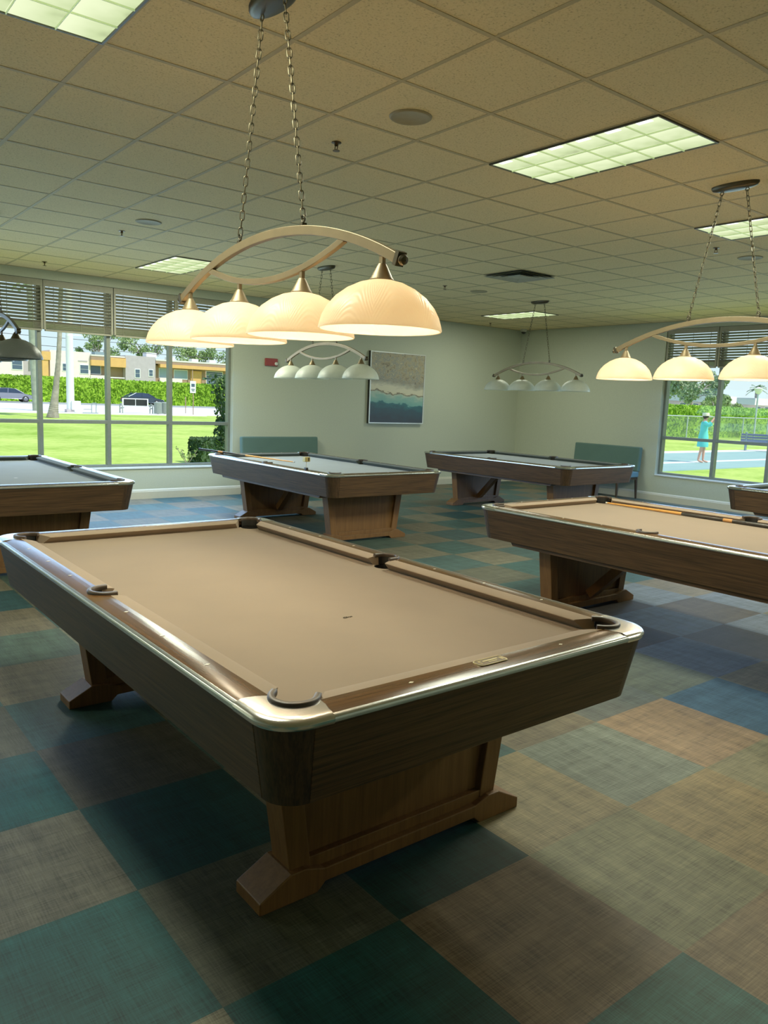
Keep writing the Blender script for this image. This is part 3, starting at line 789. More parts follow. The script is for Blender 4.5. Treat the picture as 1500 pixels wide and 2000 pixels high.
MB().lathe([(.046, -.05), (.044, -.068), (.03, -.088), (.001, -.098)], (0, 0, 0), 24).build('dome', M['black'], r, smooth=60)
tag(r, 'small white dome camera with black lens at ceiling corner', 'camera')

# ------------------------------------------------------------------ wall things
r = empty('painting', (7.085, YN, 1.79))
hw, hh = .635, .632
m = MB()
for s in (-1, 1):
    m.box2((s*hw, -.06, -hh), (s*(hw-.018), -.0, hh)); m.box2((-hw+.018, -.06, s*hh), (hw-.018, -.0, s*(hh-.018)))
m.build('frame', M['art_frame'], r)
m = MB()
for s in (-1, 1):
    m.box2((s*(hw+.001), -.05, -hh-.001), (s*hw, 0, hh)); 
m.build('frame_side', M['black'], r)
def art_mat():
    m, nt, b, o = new_mat('abstract seascape paint')
    tc = N(nt, 'ShaderNodeTexCoord'); sp = N(nt, 'ShaderNodeSeparateXYZ'); nt.links.new(tc.outputs['Object'], sp.inputs[0])
    f = noise_tex(nt, coords(nt, (2.2, 1, 5)), 1.6, 5, .6)
    ma = N(nt, 'ShaderNodeMath', operation='MULTIPLY_ADD'); ma.inputs[1].default_value = .22; nt.links.new(f, ma.inputs[0])
    z = N(nt, 'ShaderNodeMath', operation='MULTIPLY_ADD'); z.inputs[1].default_value = 1/(2*hh); z.inputs[2].default_value = .39; nt.links.new(sp.outputs['Z'], z.inputs[0]); 
    x = N(nt, 'ShaderNodeMath', operation='MULTIPLY_ADD'); x.inputs[1].default_value = .05; nt.links.new(sp.outputs['X'], x.inputs[0]); nt.links.new(z.outputs[0], x.inputs[2])
    nt.links.new(x.outputs[0], ma.inputs[2])
    base = ramp(nt, ma.outputs[0], [(.06, srgb(46, 54, 66)), (.20, srgb(42, 72, 84)), (.27, srgb(40, 98, 106)), (.285, srgb(104, 158, 152)), (.36, srgb(126, 170, 160)),
                                   (.40, srgb(168, 186, 168)), (.43, srgb(104, 88, 62)), (.445, srgb(205, 200, 172)), (.50, srgb(205, 200, 176)), (.60, srgb(120, 124, 122)), (.9, srgb(150, 146, 126))])
    sp2 = noise_tex(nt, coords(nt), 13, 4, .75); 
    mott = ramp(nt, sp2, [(.33, srgb(88, 78, 58)), (.43, srgb(160, 144, 110)), (.5, srgb(176, 164, 130)), (.57, srgb(112, 122, 124)), (.67, srgb(212, 194, 142))])
    msk = ramp(nt, ma.outputs[0], [(.50, (0, 0, 0, 1)), (.66, (.75, .75, .75, 1))])
    mx = N(nt, 'ShaderNodeMixRGB'); nt.links.new(msk, mx.inputs[0]); nt.links.new(base, mx.inputs[1]); nt.links.new(mott, mx.inputs[2])
    nt.links.new(mx.outputs[0], b.inputs['Base Color']); b.inputs['Roughness'].default_value = .5
    bump(nt, b, sp2, .2, .004); return m
MB().box2((-hw+.018, -.052, -hh+.018), (hw-.018, -.03, hh-.018)).build('canvas', art_mat(), r)
tag(r, 'square abstract painting of sandy surf and teal sea in silver frame', 'painting')
r = empty('fire_alarm', (4.49, YN, 2.10))
MB().box2((-.112, -.035, -.06), (.112, 0, .06)).build('housing', M['red'], r, bevel=.008)
m = MB(); m.lathe([(.026, 0), (.026, .02), (.018, .032), (.001, .036)], (.078, -.033, -.02), 20, False, (0, -1, 0)); m.build('strobe_lens', M['clear'], r, smooth=40)
tag(r, 'red fire alarm with clear strobe on wall right of long window', 'fire alarm')

def make_settee():
    r = empty('settee')   # back against +y, width along x
    w, d = 1.43, .62
    def cush(mb, c, s, b=.04):
        n = MB()
        mb.box(c, s)
    m = MB(); m.box((0, -.045, .70), (w, .085, .44), (math.radians(-4), 0, 0)); m.build('backrest', M['teal'], r, bevel=.022)
    m = MB(); m.box((0, -d/2-.04, .435), (w, d-.02, .10)); m.build('seat', M['teal_seat_lit'], r, bevel=.02)
    m = MB(); m.box((0, -d/2-.04, .365), (w-.06, d-.06, .05)); m.build('seat_frame', M['dark_leg'], r)
    for sx in (-1, 1):
        for y in (-.06, -d+.01):
            m = MB(); x = sx*(w/2-.05)
            m.cyl((x, y, .385), (x+sx*.015, y-(.02 if y < -.2 else -.02), 0), .028, .018, 10); m.build('leg', M['dark_leg'], r, smooth=40)
    return r
s1 = make_settee(); s1.location = (4.645, YN-.035, 0); tag(s1, 'teal armless settee under the fire alarm, behind the chalk-holder table', 'settee', 'teal settees')
s2 = copy_tree(s1); s2.location = (XE-.035, 5.57, 0); s2.rotation_euler = (0, 0, -PI/2); tag(s2, 'teal armless settee against right wall beside the window', 'settee', 'teal settees')

exec_outdoor = True
# ------------------------------------------------------------------ outside
def ground_mat(name, c0, c1, scale, rough=.9, c2=None):
    m, nt, b, o = new_mat(name)
    f = noise_tex(nt, coords(nt), scale, 6, .65); f2 = noise_tex(nt, coords(nt), scale*.06, 3)
    a = N(nt, 'ShaderNodeMath', operation='MULTIPLY_ADD'); a.inputs[1].default_value = .6; nt.links.new(f2, a.inputs[0])
    q = N(nt, 'ShaderNodeMath', operation='MULTIPLY'); q.inputs[1].default_value = .5; nt.links.new(f, q.inputs[0]); nt.links.new(q.outputs[0], a.inputs[2])
    nt.links.new(ramp(nt, a.outputs[0], [(.38, c0), (.66, c1)]), b.inputs['Base Color'])
    b.inputs['Roughness'].default_value = rough; b.inputs['Specular IOR Level'].default_value = .1; return m
M['grass'] = ground_mat('sunny lawn grass', srgb(132, 170, 48), srgb(196, 216, 104), 4)
M['walk'] = ground_mat('pale concrete', srgb(226, 224, 216), srgb(240, 238, 232), 2)
M['asphalt'] = ground_mat('grey road', srgb(150, 152, 150), srgb(170, 172, 168), 3)
M['court'] = ground_mat('grey-green court', srgb(140, 172, 166), srgb(156, 186, 178), 1.5)
M['hedge'] = ground_mat('bright hedge leaves', srgb(74, 120, 22), srgb(160, 204, 56), 3.2)
M['leaf'] = ground_mat('tree leaves', srgb(96, 124, 70), srgb(156, 178, 112), 3)
M['leaf_pale'] = ground_mat('pale tree leaves', srgb(110, 134, 100), srgb(158, 176, 136), 3)
M['shrub'] = ground_mat('shaded shrub leaves', srgb(44, 66, 44), srgb(84, 108, 70), 9)
M['bark'] = plain('grey palm bark', srgb(150, 140, 128), .9, var=.3, scale=4)
M['pole_wood'] = plain('weathered pole', srgb(142, 150, 128), .9, var=.2, scale=3)
M['pole_white'] = plain('white concrete pole', srgb(226, 230, 226), .7)
M['stucco_white'] = plain('cream pink stucco', srgb(238, 224, 214), .9, scale=2)
M['stucco_gray'] = plain('mauve grey stucco', srgb(182, 172, 174), .9, scale=2)
M['orange'] = plain('ochre fascia', srgb(222, 170, 96), .8, scale=2)
M['brown'] = plain('brown wall', srgb(160, 130, 104), .9, scale=2)  # plain brown for walls, roof edges and posts
M['pane'] = plain('window pane', srgb(70, 88, 108), .15)
M['pane_lt'] = plain('pale window pane', srgb(140, 168, 176), .15)
M['wht'] = plain('white trim', srgb(235, 236, 232), .6)
M['roof_gray'] = plain('grey-teal roof', srgb(120, 140, 142), .8)
M['roof_white'] = plain('pale roof', srgb(225, 222, 208), .8)
M['silver'] = plain('silver lilac car paint', srgb(150, 150, 168), .25, .6)
M['dark_car'] = plain('dark blue car paint', srgb(60, 72, 84), .25, .5)
M['car_glass'] = plain('car glass', srgb(40, 52, 72), .1)
M['tyre'] = plain('tyre rubber', srgb(30, 30, 32), .8)
M['hub'] = plain('wheel rim', srgb(150, 150, 155), .3, .8)
M['gal'] = plain('galvanised steel', srgb(176, 188, 188), .5, .3)
M['bench_blue'] = plain('blue-grey bench plastic', srgb(96, 106, 138), .6)
M['can'] = plain('grey-green bin', srgb(140, 150, 138), .7)
M['skin'] = plain('skin', srgb(222, 164, 140), .6)
M['turq'] = plain('turquoise dress cloth', srgb(84, 205, 196), .85, var=.08, scale=6)
M['turq_lt'] = plain('pale turquoise hem', srgb(150, 226, 222), .85)
M['hat'] = plain('cream hat', srgb(236, 226, 196), .8)
M['hair'] = plain('dark hair', srgb(54, 40, 34), .7)
def flat_struct(name, a, b, z, mat): return struct(MB().box2((a[0], a[1], z-.05), (b[0], b[1], z)).build(name, mat))
flat_struct('lawn', (-80, -60), (220, 220), G, M['grass'])
flat_struct('sidewalk', (-60, 51.0), (24, 80), G+.03, M['walk'])
flat_struct('sidewalk_far', (24, 52.3), (140, 80), G+.03, M['walk'])
flat_struct('road', (-60, 80), (180, 92), G+.02, M['asphalt'])
flat_struct('court', (13, 9.1), (90, 14.4), G+.02, M['court'])
flat_struct('path', (13, 14.4), (90, 15.2), G+.03, M['walk'])
flat_struct('court_markings', (13, 10.85), (90, 11.25), G+.024, M['walk'])

def leaf_cloud(mb, pts_fn, n, size, rnd):
    for _ in range(n):
        p, nrm = pts_fn(rnd); s = size*rnd.uniform(.6, 1.3)
        e = Euler((rnd.uniform(0, 6.3), rnd.uniform(0, 6.3), rnd.uniform(0, 6.3))).to_matrix()
        a, b = e @ Vector((s, 0, 0)), e @ Vector((0, s*.6, 0))
        mb.add([p-a, p+b, p+a, p-b], [(0, 1, 2, 3)])
def hedge(name, x0, x1, y0, y1, z1, n, size, label, seed):
    rnd = random.Random(seed); m = MB()
    nx = int((x1-x0)/.6); nz = 8
    # lumpy front and top skin
    prof = [(y0, G), (y0, G+(z1-G)*.5), (y0+.05, z1-.25), (y0+.35, z1), ((y0+y1)/2, z1+.05), (y1-.3, z1-.05), (y1, G)]
    rings = []
    for k in range(nx+1):
        x = x0+(x1-x0)*k/nx
        rings.append([(x, y+.25*noise.noise((x*.9, y+z, 3)), z+(.16*noise.noise((x*.6, y*2, z))+.08*noise.noise((x*2.3, y, 1)) if z > G+.1 else 0)) for y, z in prof])
    m.loft(rings, closed_ring=False, caps=False)
    def f(r):
        x = r.uniform(x0, x1)
        if r.random() < .7: return Vector((x, y0+r.uniform(-.18, .1), r.uniform(G+.05, z1+.05))), None
        return Vector((x, r.uniform(y0, y1), z1+r.uniform(-.05, .14))), None
    leaf_cloud(m, f, n, size, rnd)
    return tag(m.build(name, M['hedge'], fix=False), label, 'hedge')
hedge('hedge', -10, 75, 92.5, 95, 2.66, 15000, .19, 'long clipped green hedge across the road, in front of the houses', 1)
hedge('hedge', 34, 95, 25.2, 27.5, 1.92, 15000, .10, 'long green hedge behind the chain-link fence beyond the court', 2)

def tree(name, base, h, crown, n, size, mat, label, cat, seed, bark='bark', trunk_r=.2, airy=0):
    rnd = random.Random(seed); b = Vector(base); r = empty(name, base)
    m = MB(); blobs = []
    top = h
    m.tube([(0, 0, 0), (.1, 0, h*.3), (-.1, .1, h*.55)], [trunk_r, trunk_r*.8, trunk_r*.6], 8)
    for k in range(crown[3]):
        c = Vector((rnd.uniform(-1, 1)*crown[0], rnd.uniform(-1, 1)*crown[1], h-rnd.random()*crown[2])); blobs.append((c, rnd.uniform(.5, 1)*crown[4]))
        m.tube([(-.1, .1, h*.5), tuple(c*.5+Vector((0, 0, h*.33))), tuple(c)], [trunk_r*.5, trunk_r*.3, trunk_r*.1], 6)
    m.build('trunk', M[bark], r, smooth=60)
    m = MB()
    def f(rn):
        c, q = rn.choice(blobs); v = Vector((rn.gauss(0, 1), rn.gauss(0, 1), rn.gauss(0, .8))).normalized()*q*(rn.random()**.4)
        return c+v, None
    leaf_cloud(m, f, n, size, rnd); m.build('crown', M[mat], r, fix=False)
    return tag(r, label, cat)
tree('leafy_tree', (42.5, 131, G), 11.0, (3.4, 2, 4.4, 14, 1.3), 2400, .19, 'leaf', 'open-branched tree above the ochre roof of the cream house', 'tree', 11, trunk_r=.3)
tree('leafy_tree', (47.8, 122.5, G), 10.8, (4.0, 2, 4.0, 16, 1.3), 2700, .19, 'leaf', 'open-branched tree rising behind the mauve grey house', 'tree', 12, trunk_r=.3)
tree('leafy_tree', (60.5, 126, G), 9.2, (6.4, 2, 2.6, 18, 1.4), 3800, .2, 'leaf', 'wide tree behind the flat-roofed house right of the window mullion', 'tree', 13, trunk_r=.3)
tree('leafy_tree', (84, 47, G), 6.4, (4.4, 2.5, 3.0, 14, 1.5), 5000, .19, 'leaf_pale', 'broad pale green tree over the grey roofs in right window', 'tree', 14, trunk_r=.25)
tree('small_tree', (80.5, 42, G), 3.6, (2.0, 1.5, 1.6, 8, .9), 2200, .14, 'leaf', 'low round tree just above the hedge at left of right window', 'tree', 15, trunk_r=.15)
tree('roadside_bush', (54.2, 108, G), 4.2, (1.0, .8, 1.2, 6, .7), 500, .25, 'leaf', 'small green bush topping the hedge before the flat-roofed house', 'bush', 16, trunk_r=.1)
tree('leafy_tree', (128, 76, G), 6.4, (9, 3, 1.2, 14, 1.4), 1600, .4, 'leaf', 'distant dark tree line clump behind the pale roof of right window', 'tree', 17, trunk_r=.25)

def palm_fronds(m, c, L, n, rnd, droop):
    for k in range(n):
        a = 2*PI*k/n+rnd.uniform(-.2, .2); el = rnd.uniform(-.2, 1.1)
        d = Vector((math.cos(a)*math.cos(el), math.sin(a)*math.cos(el), math.sin(el)))
        prev = None
        for s in range(6):
            t = s/5; p = c+d*L*t+Vector((0, 0, -droop*t*t*L)); wv = Vector((-math.sin(a), math.cos(a), 0))*L*.16*math.sin(PI*min(1, t+.12))
            cur = (p-wv+Vector((0, 0, -.08*L*t)), p, p+wv+Vector((0, 0, -.08*L*t)))
            if prev: m.add([prev[0], prev[1], cur[1], cur[0]], [(0, 1, 2, 3)]); m.add([prev[1], prev[2], cur[2], cur[1]], [(0, 1, 2, 3)])
            prev = cur
def palm(base, pts, radii, L, n, label, seed, cr=True):
    rnd = random.Random(seed); r = empty('palm_tree', base); m = MB()
    P = [Vector(p) for p in pts]; path = []; rad = []
    for i in range(len(P)-1):
        for k in range(12):
            t = k/12; path.append(P[i].lerp(P[i+1], t)); rad.append((radii[i]*(1-t)+radii[i+1]*t)*(1.0 if k % 2 else .94))
    path.append(P[-1]); rad.append(radii[-1])
    m.tube(path, rad, 12); m.build('trunk', M['bark'], r, smooth=30)
    m = MB(); palm_fronds(m, P[-1], L, n, rnd, .45); m.build('crown', M['leaf_pale'], r, fix=False)
    return tag(r, label, 'palm')
palm((10.8, 43.1, G), [(0, 0, 0), (.04, 0, .35), (.12, 0, 1.0), (.2, 0, 1.6), (.36, 0, 3.1), (.46, 0, 4.5), (.65, 0, 8.5)], [.38, .29, .22, .18, .14, .13, .12], 2.6, 16, 'leaning grey palm trunk on the lawn, left of the white pole', 21)
palm((146, 70, G), [(0, 0, 0), (.1, 0, 3), (0, 0, 6.6)], [.4, .36, .34], 2.0, 22, 'fan palm behind the roofs, beside the lamp post in right window', 22)
palm((132.5, 72, G), [(0, 0, 0), (0, 0, 4.6)], [.3, .28], 2.2, 18, 'smaller distant palm left of the fan palm in right window', 23)

m = MB(); m.tube([(13.1, 55.4, G), (12.95, 55.4, 4), (12.8, 55.4, 9)], [.26, .22, .18], 14); tag(m.build('utility_pole', M['pole_wood'], smooth=50), 'weathered greenish wooden utility pole at the kerb, left of the palm', 'pole')
r = empty('street_pole', (14.85, 53.46, G))
MB().tube([(0, 0, 0), (0, 0, 4), (0, 0, 9)], [.26, .25, .22], 16).build('shaft', M['pole_white'], r, smooth=50)
m = MB(); m.box((.28, -.1, .52), (.62, .6, .62)); m.build('control_box', M['pole_white'], r, bevel=.03)
MB().box((-.1, -.05, .12), (.5, .5, .24)).build('pole_base', M['stucco_gray'], r, bevel=.03)
tag(r, 'thick white street pole with a control box at its foot', 'pole')
for k, (z, y) in enumerate([(5.6, 58), (4.9, 57)]):
    m = MB(); m.tube([(-10+70*t/20, y, z-.4*math.sin(PI*t/20)) for t in range(21)], .02, 5)
    tag(m.build('power_line', M['black'], smooth=50), ['upper thin power line crossing the sky of the long window', 'lower thin power line crossing the sky of the long window'][k], 'cable')
for k, z in enumerate((5.6, 6.6, 7.4)):
    m = MB(); m.tube([(60+100*t/20, 40-7*t/20, z-.5*math.sin(PI*t/20)) for t in range(21)], .022, 5)
    tag(m.build('power_line', M['black'], smooth=50), ['lowest', 'middle', 'top'][k]+' thin power line across the sky of right window', 'cable')

# houses across the road
def win(parent, x0, x1, z0, z1, y, mat='pane', bars=1):
    f = MB(); f.box2((x0-.09, y-.06, z0-.09), (x1+.09, y+.02, z1+.09)); fo = f.build('window', M['wht'], parent)
    p = MB(); n = bars+1
    for i in range(n):
        h = (z1-z0)/n; p.box2((x0, y-.09, z0+i*h+.03), (x1, y-.055, z0+(i+1)*h-.03))
    p.build('pane', M[mat], fo)
YB = 112
r = empty('house', (22, YB, G)); r0 = r
def ab(mb, a, b, rt): return mb.box2([a[i]-rt.location[i] for i in range(3)], [b[i]-rt.location[i] for i in range(3)])
bpy.context.view_layer.update()
def hbox(rt, name, a, b, mat): return ab(MB(), a, b, rt).build(name, M[mat], rt)
def hwin(rt, x0, x1, z0, z1, y, mat='pane', bars=1):
    o = rt.location; win(rt, x0-o.x, x1-o.x, z0-o.z, z1-o.z, y-o.y, mat, bars)
hbox(r, 'wall', (12, YB, G), (26.0, YB+8, 5.5), 'stucco_white'); hbox(r, 'side_wall', (26.0, YB+.8, G), (27.3, YB+8, 5.7), 'stucco_gray')
hbox(r, 'porch_wall', (27.3, YB+1.5, G), (29.4, YB+8, 5.4), 'brown'); hbox(r, 'porch_fascia', (27.3, YB-.4, 5.35), (29.5, YB+8, 6.5), 'orange'); hbox(r, 'porch_post', (28.4, YB-.3, G), (29.2, YB+.3, 5.35), 'orange')
hwin(r, 24.6, 25.85, 3.85, 5.05, YB)
tag(r, 'pink cream house left of the palm with an ochre porch', 'house', 'houses across the road')
r = empty('house', (32, YB, G))
hbox(r, 'wall', (29.5, YB, G), (35.0, YB+8, 6.75), 'stucco_white')
hwin(r, 31.2, 32.0, 4.0, 5.0, YB); hwin(r, 33.6, 34.7, 3.75, 4.95, YB); hbox(r, 'house_sign', (33.3, YB-.05, 5.4), (34.6, YB, 5.58), 'stucco_gray')
hbox(r, 'roof', (35.0, YB-.5, 6.3), (39.9, YB+8, 6.5), 'roof_white'); hbox(r, 'roof_edge', (35.0, YB-.45, 5.75), (39.95, YB+8, 6.3), 'brown'); hbox(r, 'fascia', (35.0, YB-.5, 4.95), (37.7, YB+.3, 5.75), 'orange'); hbox(r, 'balcony_fascia', (37.7, YB-.7, 4.9), (39.95, YB+.3, 6.2), 'orange')
hbox(r, 'recess_wall', (35.0, YB+.6, G), (39.9, YB+8, 5.6), 'brown'); hbox(r, 'parapet', (35.0, YB-.2, G), (37.3, YB+.1, 3.6), 'stucco_white'); hwin(r, 35.2, 36.6, 3.8, 5.1, YB+.55, 'pane', 0)
hbox(r, 'balcony_rail', (37.3, YB-.3, 3.3), (39.9, YB-.2, 3.45), 'wht'); hbox(r, 'roof_unit', (36.0, YB+1, 6.5), (37.6, YB+2.5, 7.0), 'roof_gray')
tag(r, 'cream house with ochre balcony roof, between white pole and mullion', 'house', 'houses across the road')
r = empty('house', (42, YB, G))
hbox(r, 'wall', (39.95, YB-.5, G), (44.5, YB+8, 6.7), 'stucco_gray'); hwin(r, 41.4, 42.05, 3.55, 4.75, YB-.5); hwin(r, 43.5, 44.05, 3.85, 4.8, YB-.5); hbox(r, 'chimney', (43.7, YB+1, 6.7), (45.3, YB+2.5, 7.4), 'wht')
tag(r, 'mauve grey house block with two small windows', 'house', 'houses across the road')
r = empty('house', (50, YB, G))
hbox(r, 'wall', (44.55, YB+.5, G), (60, YB+8, 5.6), 'brown'); hbox(r, 'roof', (44.55, YB-.6, 6.2), (60, YB+8, 6.42), 'roof_white'); hbox(r, 'roof_edge', (44.55, YB-.55, 5.75), (60, YB+8, 6.2), 'brown'); hbox(r, 'fascia', (45.2, YB-.65, 5.25), (60, YB+.3, 5.75), 'orange')
hwin(r, 45.5, 47.4, 3.75, 5.1, YB+.5, 'pane_lt', 0); hwin(r, 47.9, 50.0, 3.7, 5.0, YB+.5, 'pane_lt', 0); hbox(r, 'parapet', (45.4, YB, G), (49.0, YB+.3, 3.7), 'stucco_white')
hbox(r, 'door', (50.6, YB+.35, G), (52.4, YB+.55, 5.0), 'orange')
for x in (50.4, 52.6): hbox(r, 'post', (x, YB-.5, G), (x+.14, YB-.36, 5.6), 'brown')
hwin(r, 53.3, 56.0, 3.1, 5.05, YB+.5, 'pane', 5)
for x in (47.5, 51.5, 54.5): hbox(r, 'roof_unit', (x, YB+2, 6.42), (x+1.1, YB+3.2, 6.95), 'roof_white')
tag(r, 'long flat-roofed house with ochre fascia behind the bus stop sign', 'house', 'houses across the road')
r = empty('house', (112, 60, G))
hbox(r, 'wall', (92, 60.5, G), (150, 68, 3.3), 'stucco_gray'); 
for x0, x1, mt, z in ((92, 110.5, 'roof_gray', 4.05), (110.5, 118.5, 'roof_white', 4.3), (118.5, 124.5, 'roof_gray', 4.1), (124.5, 150, 'roof_white', 4.3)): hbox(r, 'roof', (x0, 59.5, 3.2), (x1, 68, z), mt)
for x in (104, 107.5, 113, 115, 120.5, 127, 130): hwin(r, x, x+1.4, 2.2, 3.0, 60.5, 'pane', 0)
tag(r, 'long low grey building with grey and white roofs beyond the right hedge', 'house')

# cars
def car(name, loc, rz, paint, label):
    r = empty(name, loc, rz)
    def rings(prof, ws): return [[(x, s*wd/2, z) for x, z in prof] for s, wd in ws]
    body = [(-2.3, .35), (2.2, .32), (2.32, .55), (2.2, .72), (1.25, .92), (.9, .95), (-1.5, .98), (-2.15, .95), (-2.32, .7)]
    m = MB(); m.loft(rings(body, ((-1, 1.66), (-.97, 1.8), (.97, 1.8), (1, 1.66)))); m.build('body', M[paint], r, bevel=.05, smooth=40)
    cab = [(1.25, .92), (.35, 1.40), (-.2, 1.46), (-1.0, 1.43), (-1.95, .97)]
    m = MB(); m.loft([[(x, s*w_/2*(1 if z < 1 else .86), z) for x, z in cab] for s, w_ in ((-1, 1.62), (1, 1.62))]); m.build('cabin', M['car_glass'], r, smooth=30)
    rf = [(.42, 1.40), (-.2, 1.475), (-1.05, 1.445)]
    m = MB(); m.loft([[(x, s*.70, z) for x, z in rf]+[(x, s*.70, z-.05) for x, z in reversed(rf)] for s in (-1, 1)]); m.build('roof', M[paint], r)
    for s in (-1, 1):
        for x0, z0, x1, z1 in ((1.25, .93, .38, 1.42), (-1.95, .98, -1.02, 1.45), (-.35, .97, -.3, 1.46)):
            m = MB(); m.tube([(x0, s*.81, z0), (x1, s*.70, z1)], .04, 6); m.build('pillar', M[paint], r)
        for x in (-1.42, 1.4):
            m = MB(); m.cyl((x, s*.70, .33), (x, s*.905, .33), .33, n=24); w_ = m.build('wheel', M['tyre'], r, smooth=40)
            MB().cyl((x, s*.90, .33), (x, s*.915, .33), .22, .2, n=20).build('hub', M['hub'], w_, smooth=40)
    for s in (-1, 1):
        MB().box((2.24, s*.62, .66), (.12, .34, .12)).build('headlight', M['wht'], r); MB().box((-2.28, s*.66, .76), (.08, .28, .12)).build('tail_light', M['red'], r)
    return tag(r, label, 'car', 'cars on the road')
car('car', (18.75, 88, G+.02), 0, 'silver', 'silver lilac car on the road at the left picture edge')
car('car', (33.0, 87, G+.02), 0, 'dark_car', 'dark car on the road behind the bus bench')

# bus bench, bins, rack, signs
r = empty('bus_bench', (19.9, 54.4, G), 0)
MB().box((0, .2, .82), (2.0, .06, .60)).build('back_frame', M['wht'], r, bevel=.02)
m = MB()
for s in (-1, 1): m.box((s*.46, .16, .83), (.86, .04, .46))
m.build('advert_board', M['black'], r)
MB().box((0, -.05, .44), (2.0, .42, .07)).build('seat', M['wht'], r, bevel=.02)
for s in (-1, 1):
    m = MB(); m.tube([(s*1.15, .25, 0), (s*1.15, .25, .55), (s*1.15, .1, .72), (s*1.15, -.15, .7), (s*1.15, -.28, .5), (s*1.15, -.3, 0)], .045, 8); m.tube([(s*1.15, .25, .40), (s*1.15, -.29, .40)], .04, 8); m.tube([(s*1.15, 0, .42), (s*.95, 0, .42)], .035, 8)
    m.build('end_frame', M['can'], r, smooth=50)
tag(r, 'white bus bench with a dark advert board on its back', 'bench')
def bin_(x, y, lab):
    r = empty('litter_bin', (x, y, G)); m = MB()
    for k in range(20):
        a = 2*PI*k/20; m.box((.27*math.cos(a), .27*math.sin(a), .45), (.03, .065, .78), (0, 0, a))
    m.build('slats', M['can'], r); MB().lathe([(.24, .06), (.24, .8)], (0, 0, 0), 20, True).build('liner', M['roof_gray'], r, smooth=40)
    MB().lathe([(.29, .82), (.30, .86), (.22, .92), (.12, .93)], (0, 0, 0), 20, True).build('lid', M['can'], r, smooth=40)
    MB().cyl((0, 0, 0), (0, 0, .1), .08, n=10).build('base', M['can'], r)
    tag(r, lab, 'bin', 'litter bins at the bus stop')
bin_(21.25, 53.6, 'slatted grey-green litter bin next to the bus bench'); bin_(22.05, 54.2, 'litter bin half hidden by the window mullion, right of its twin')
r = empty('metal_rack', (15.7, 51.9, G))
m = MB(); m.tube([(.1, 0, 0), (.1, 0, .62), (.16, 0, .74), (.4, 0, .76), (.42, 0, .6), (.4, 0, .38)], .025, 6); m.tube([(.4, 0, .4), (.4, 0, 0)], .025, 6); m.build('post_frame', M['roof_gray'], r)
m = MB(); m.tube([(-.5, 0, .06), (.55, 0, .06)], .03, 6); m.tube([(-.45, 0, .3), (.1, 0, .3)], .02, 6); m.tube([(-.5, .2, .02), (.5, .2, .02)], .03, 6); m.build('base_rails', M['roof_gray'], r)
tag(r, 'thin metal rack standing between the white pole and bus bench', 'rack')
r = empty('bus_stop_sign', (23.95, 53.3, G))
MB().cyl((0, 0, 0), (0, 0, 2.6), .035, n=10).build('post', M['brown'], r); MB().box((-.05, -.05, 2.15), (.46, .03, .9)).build('sign_panel', M['wht'], r)
m = MB(); m.box((-.05, -.07, 2.28), (.28, .01, .24)); m.box((-.05, -.07, 1.98), (.30, .01, .07)); m.box((-.05, -.07, 1.86), (.22, .01, .07)); m.build('sign_symbol', M['pane'], r)
tag(r, 'tall narrow white bus stop sign on a brown post', 'sign')
tag(MB().cyl((24.98, 57.0, G), (24.98, 57.0, 1.25), .035, n=10).build('marker_post', M['brown']), 'thin low post left of the bus stop sign', 'post')

# planting close to the long window
def bush(name, base, size, n, leaf, label, seed, mat='shrub'):
    rnd = random.Random(seed); r = empty(name, base); m = MB()
    vs = []
    def f(rn):
        v = Vector((rn.uniform(-1, 1), rn.uniform(-1, 1), rn.uniform(0, 1)))
        k = rn.randrange(3); v[k] = (1 if rn.random() < .5 or k == 2 else -1)*rn.uniform(.9, 1.02)
        return Vector((v.x*size[0], v.y*size[1], abs(v.z)*size[2])), None
    m.box((0, 0, size[2]*.46), (size[0]*1.8, size[1]*1.8, size[2]*.9)); leaf_cloud(m, f, n, leaf, rnd)
    m.build('foliage', M[mat], r, fix=False)
    m = MB(); m.cyl((0, 0, 0), (0, 0, size[2]*.5), .04); m.build('stem', M['bark'], r)
    return tag(r, label, 'bush')
bush('clipped_shrub', (6.62, 14.35, G), (.45, .4, .60), 2600, .045, 'dark clipped shrub at the lower right of the long window', 31)
rnd = random.Random(32); r = empty('climbing_shrub', (5.86, 12.3, G)); m = MB()
def vf(rn):
    z = rn.random()*2.1; wd = .16+.12*math.sin(z*3+1)
    return Vector((rn.gauss(0, .5)*wd*1.4, rn.gauss(0, .5)*.3, z)), None
leaf_cloud(m, vf, 1100, .055, rnd); m.build('foliage', M['shrub'], r, fix=False)
m = MB(); m.tube([(0, 0, 0), (.04, 0, .7), (-.03, 0, 1.4), (.05, 0, 2.0)], [.03, .025, .02, .01], 8); m.build('stem', M['bark'], r)
tag(r, 'tall narrow climbing shrub against the right jamb of long window', 'shrub')
r = empty('young_shrub', (5.86, 14.1, G)); m = MB(); lm = MB(); rnd = random.Random(33)
for k in range(7):
    a = k*.9; p = [(0, 0, 0), (.12*math.cos(a), .12*math.sin(a), .18), (.24*math.cos(a), .24*math.sin(a), .25+.05*(k % 4))]
    m.tube(p, .008, 5)
    for t in range(9):
        c = Vector(p[1]).lerp(Vector(p[2]), t/8)+Vector((rnd.uniform(-.04, .04), rnd.uniform(-.04, .04), rnd.uniform(-.03, .03)))
        leaf_cloud(lm, lambda q: (c, None), 1, .035, rnd)
m.build('stem', M['bark'], r); lm.build('foliage', M['leaf'], r, fix=False)
tag(r, 'sparse young shrub left of the dark clipped shrub', 'shrub')

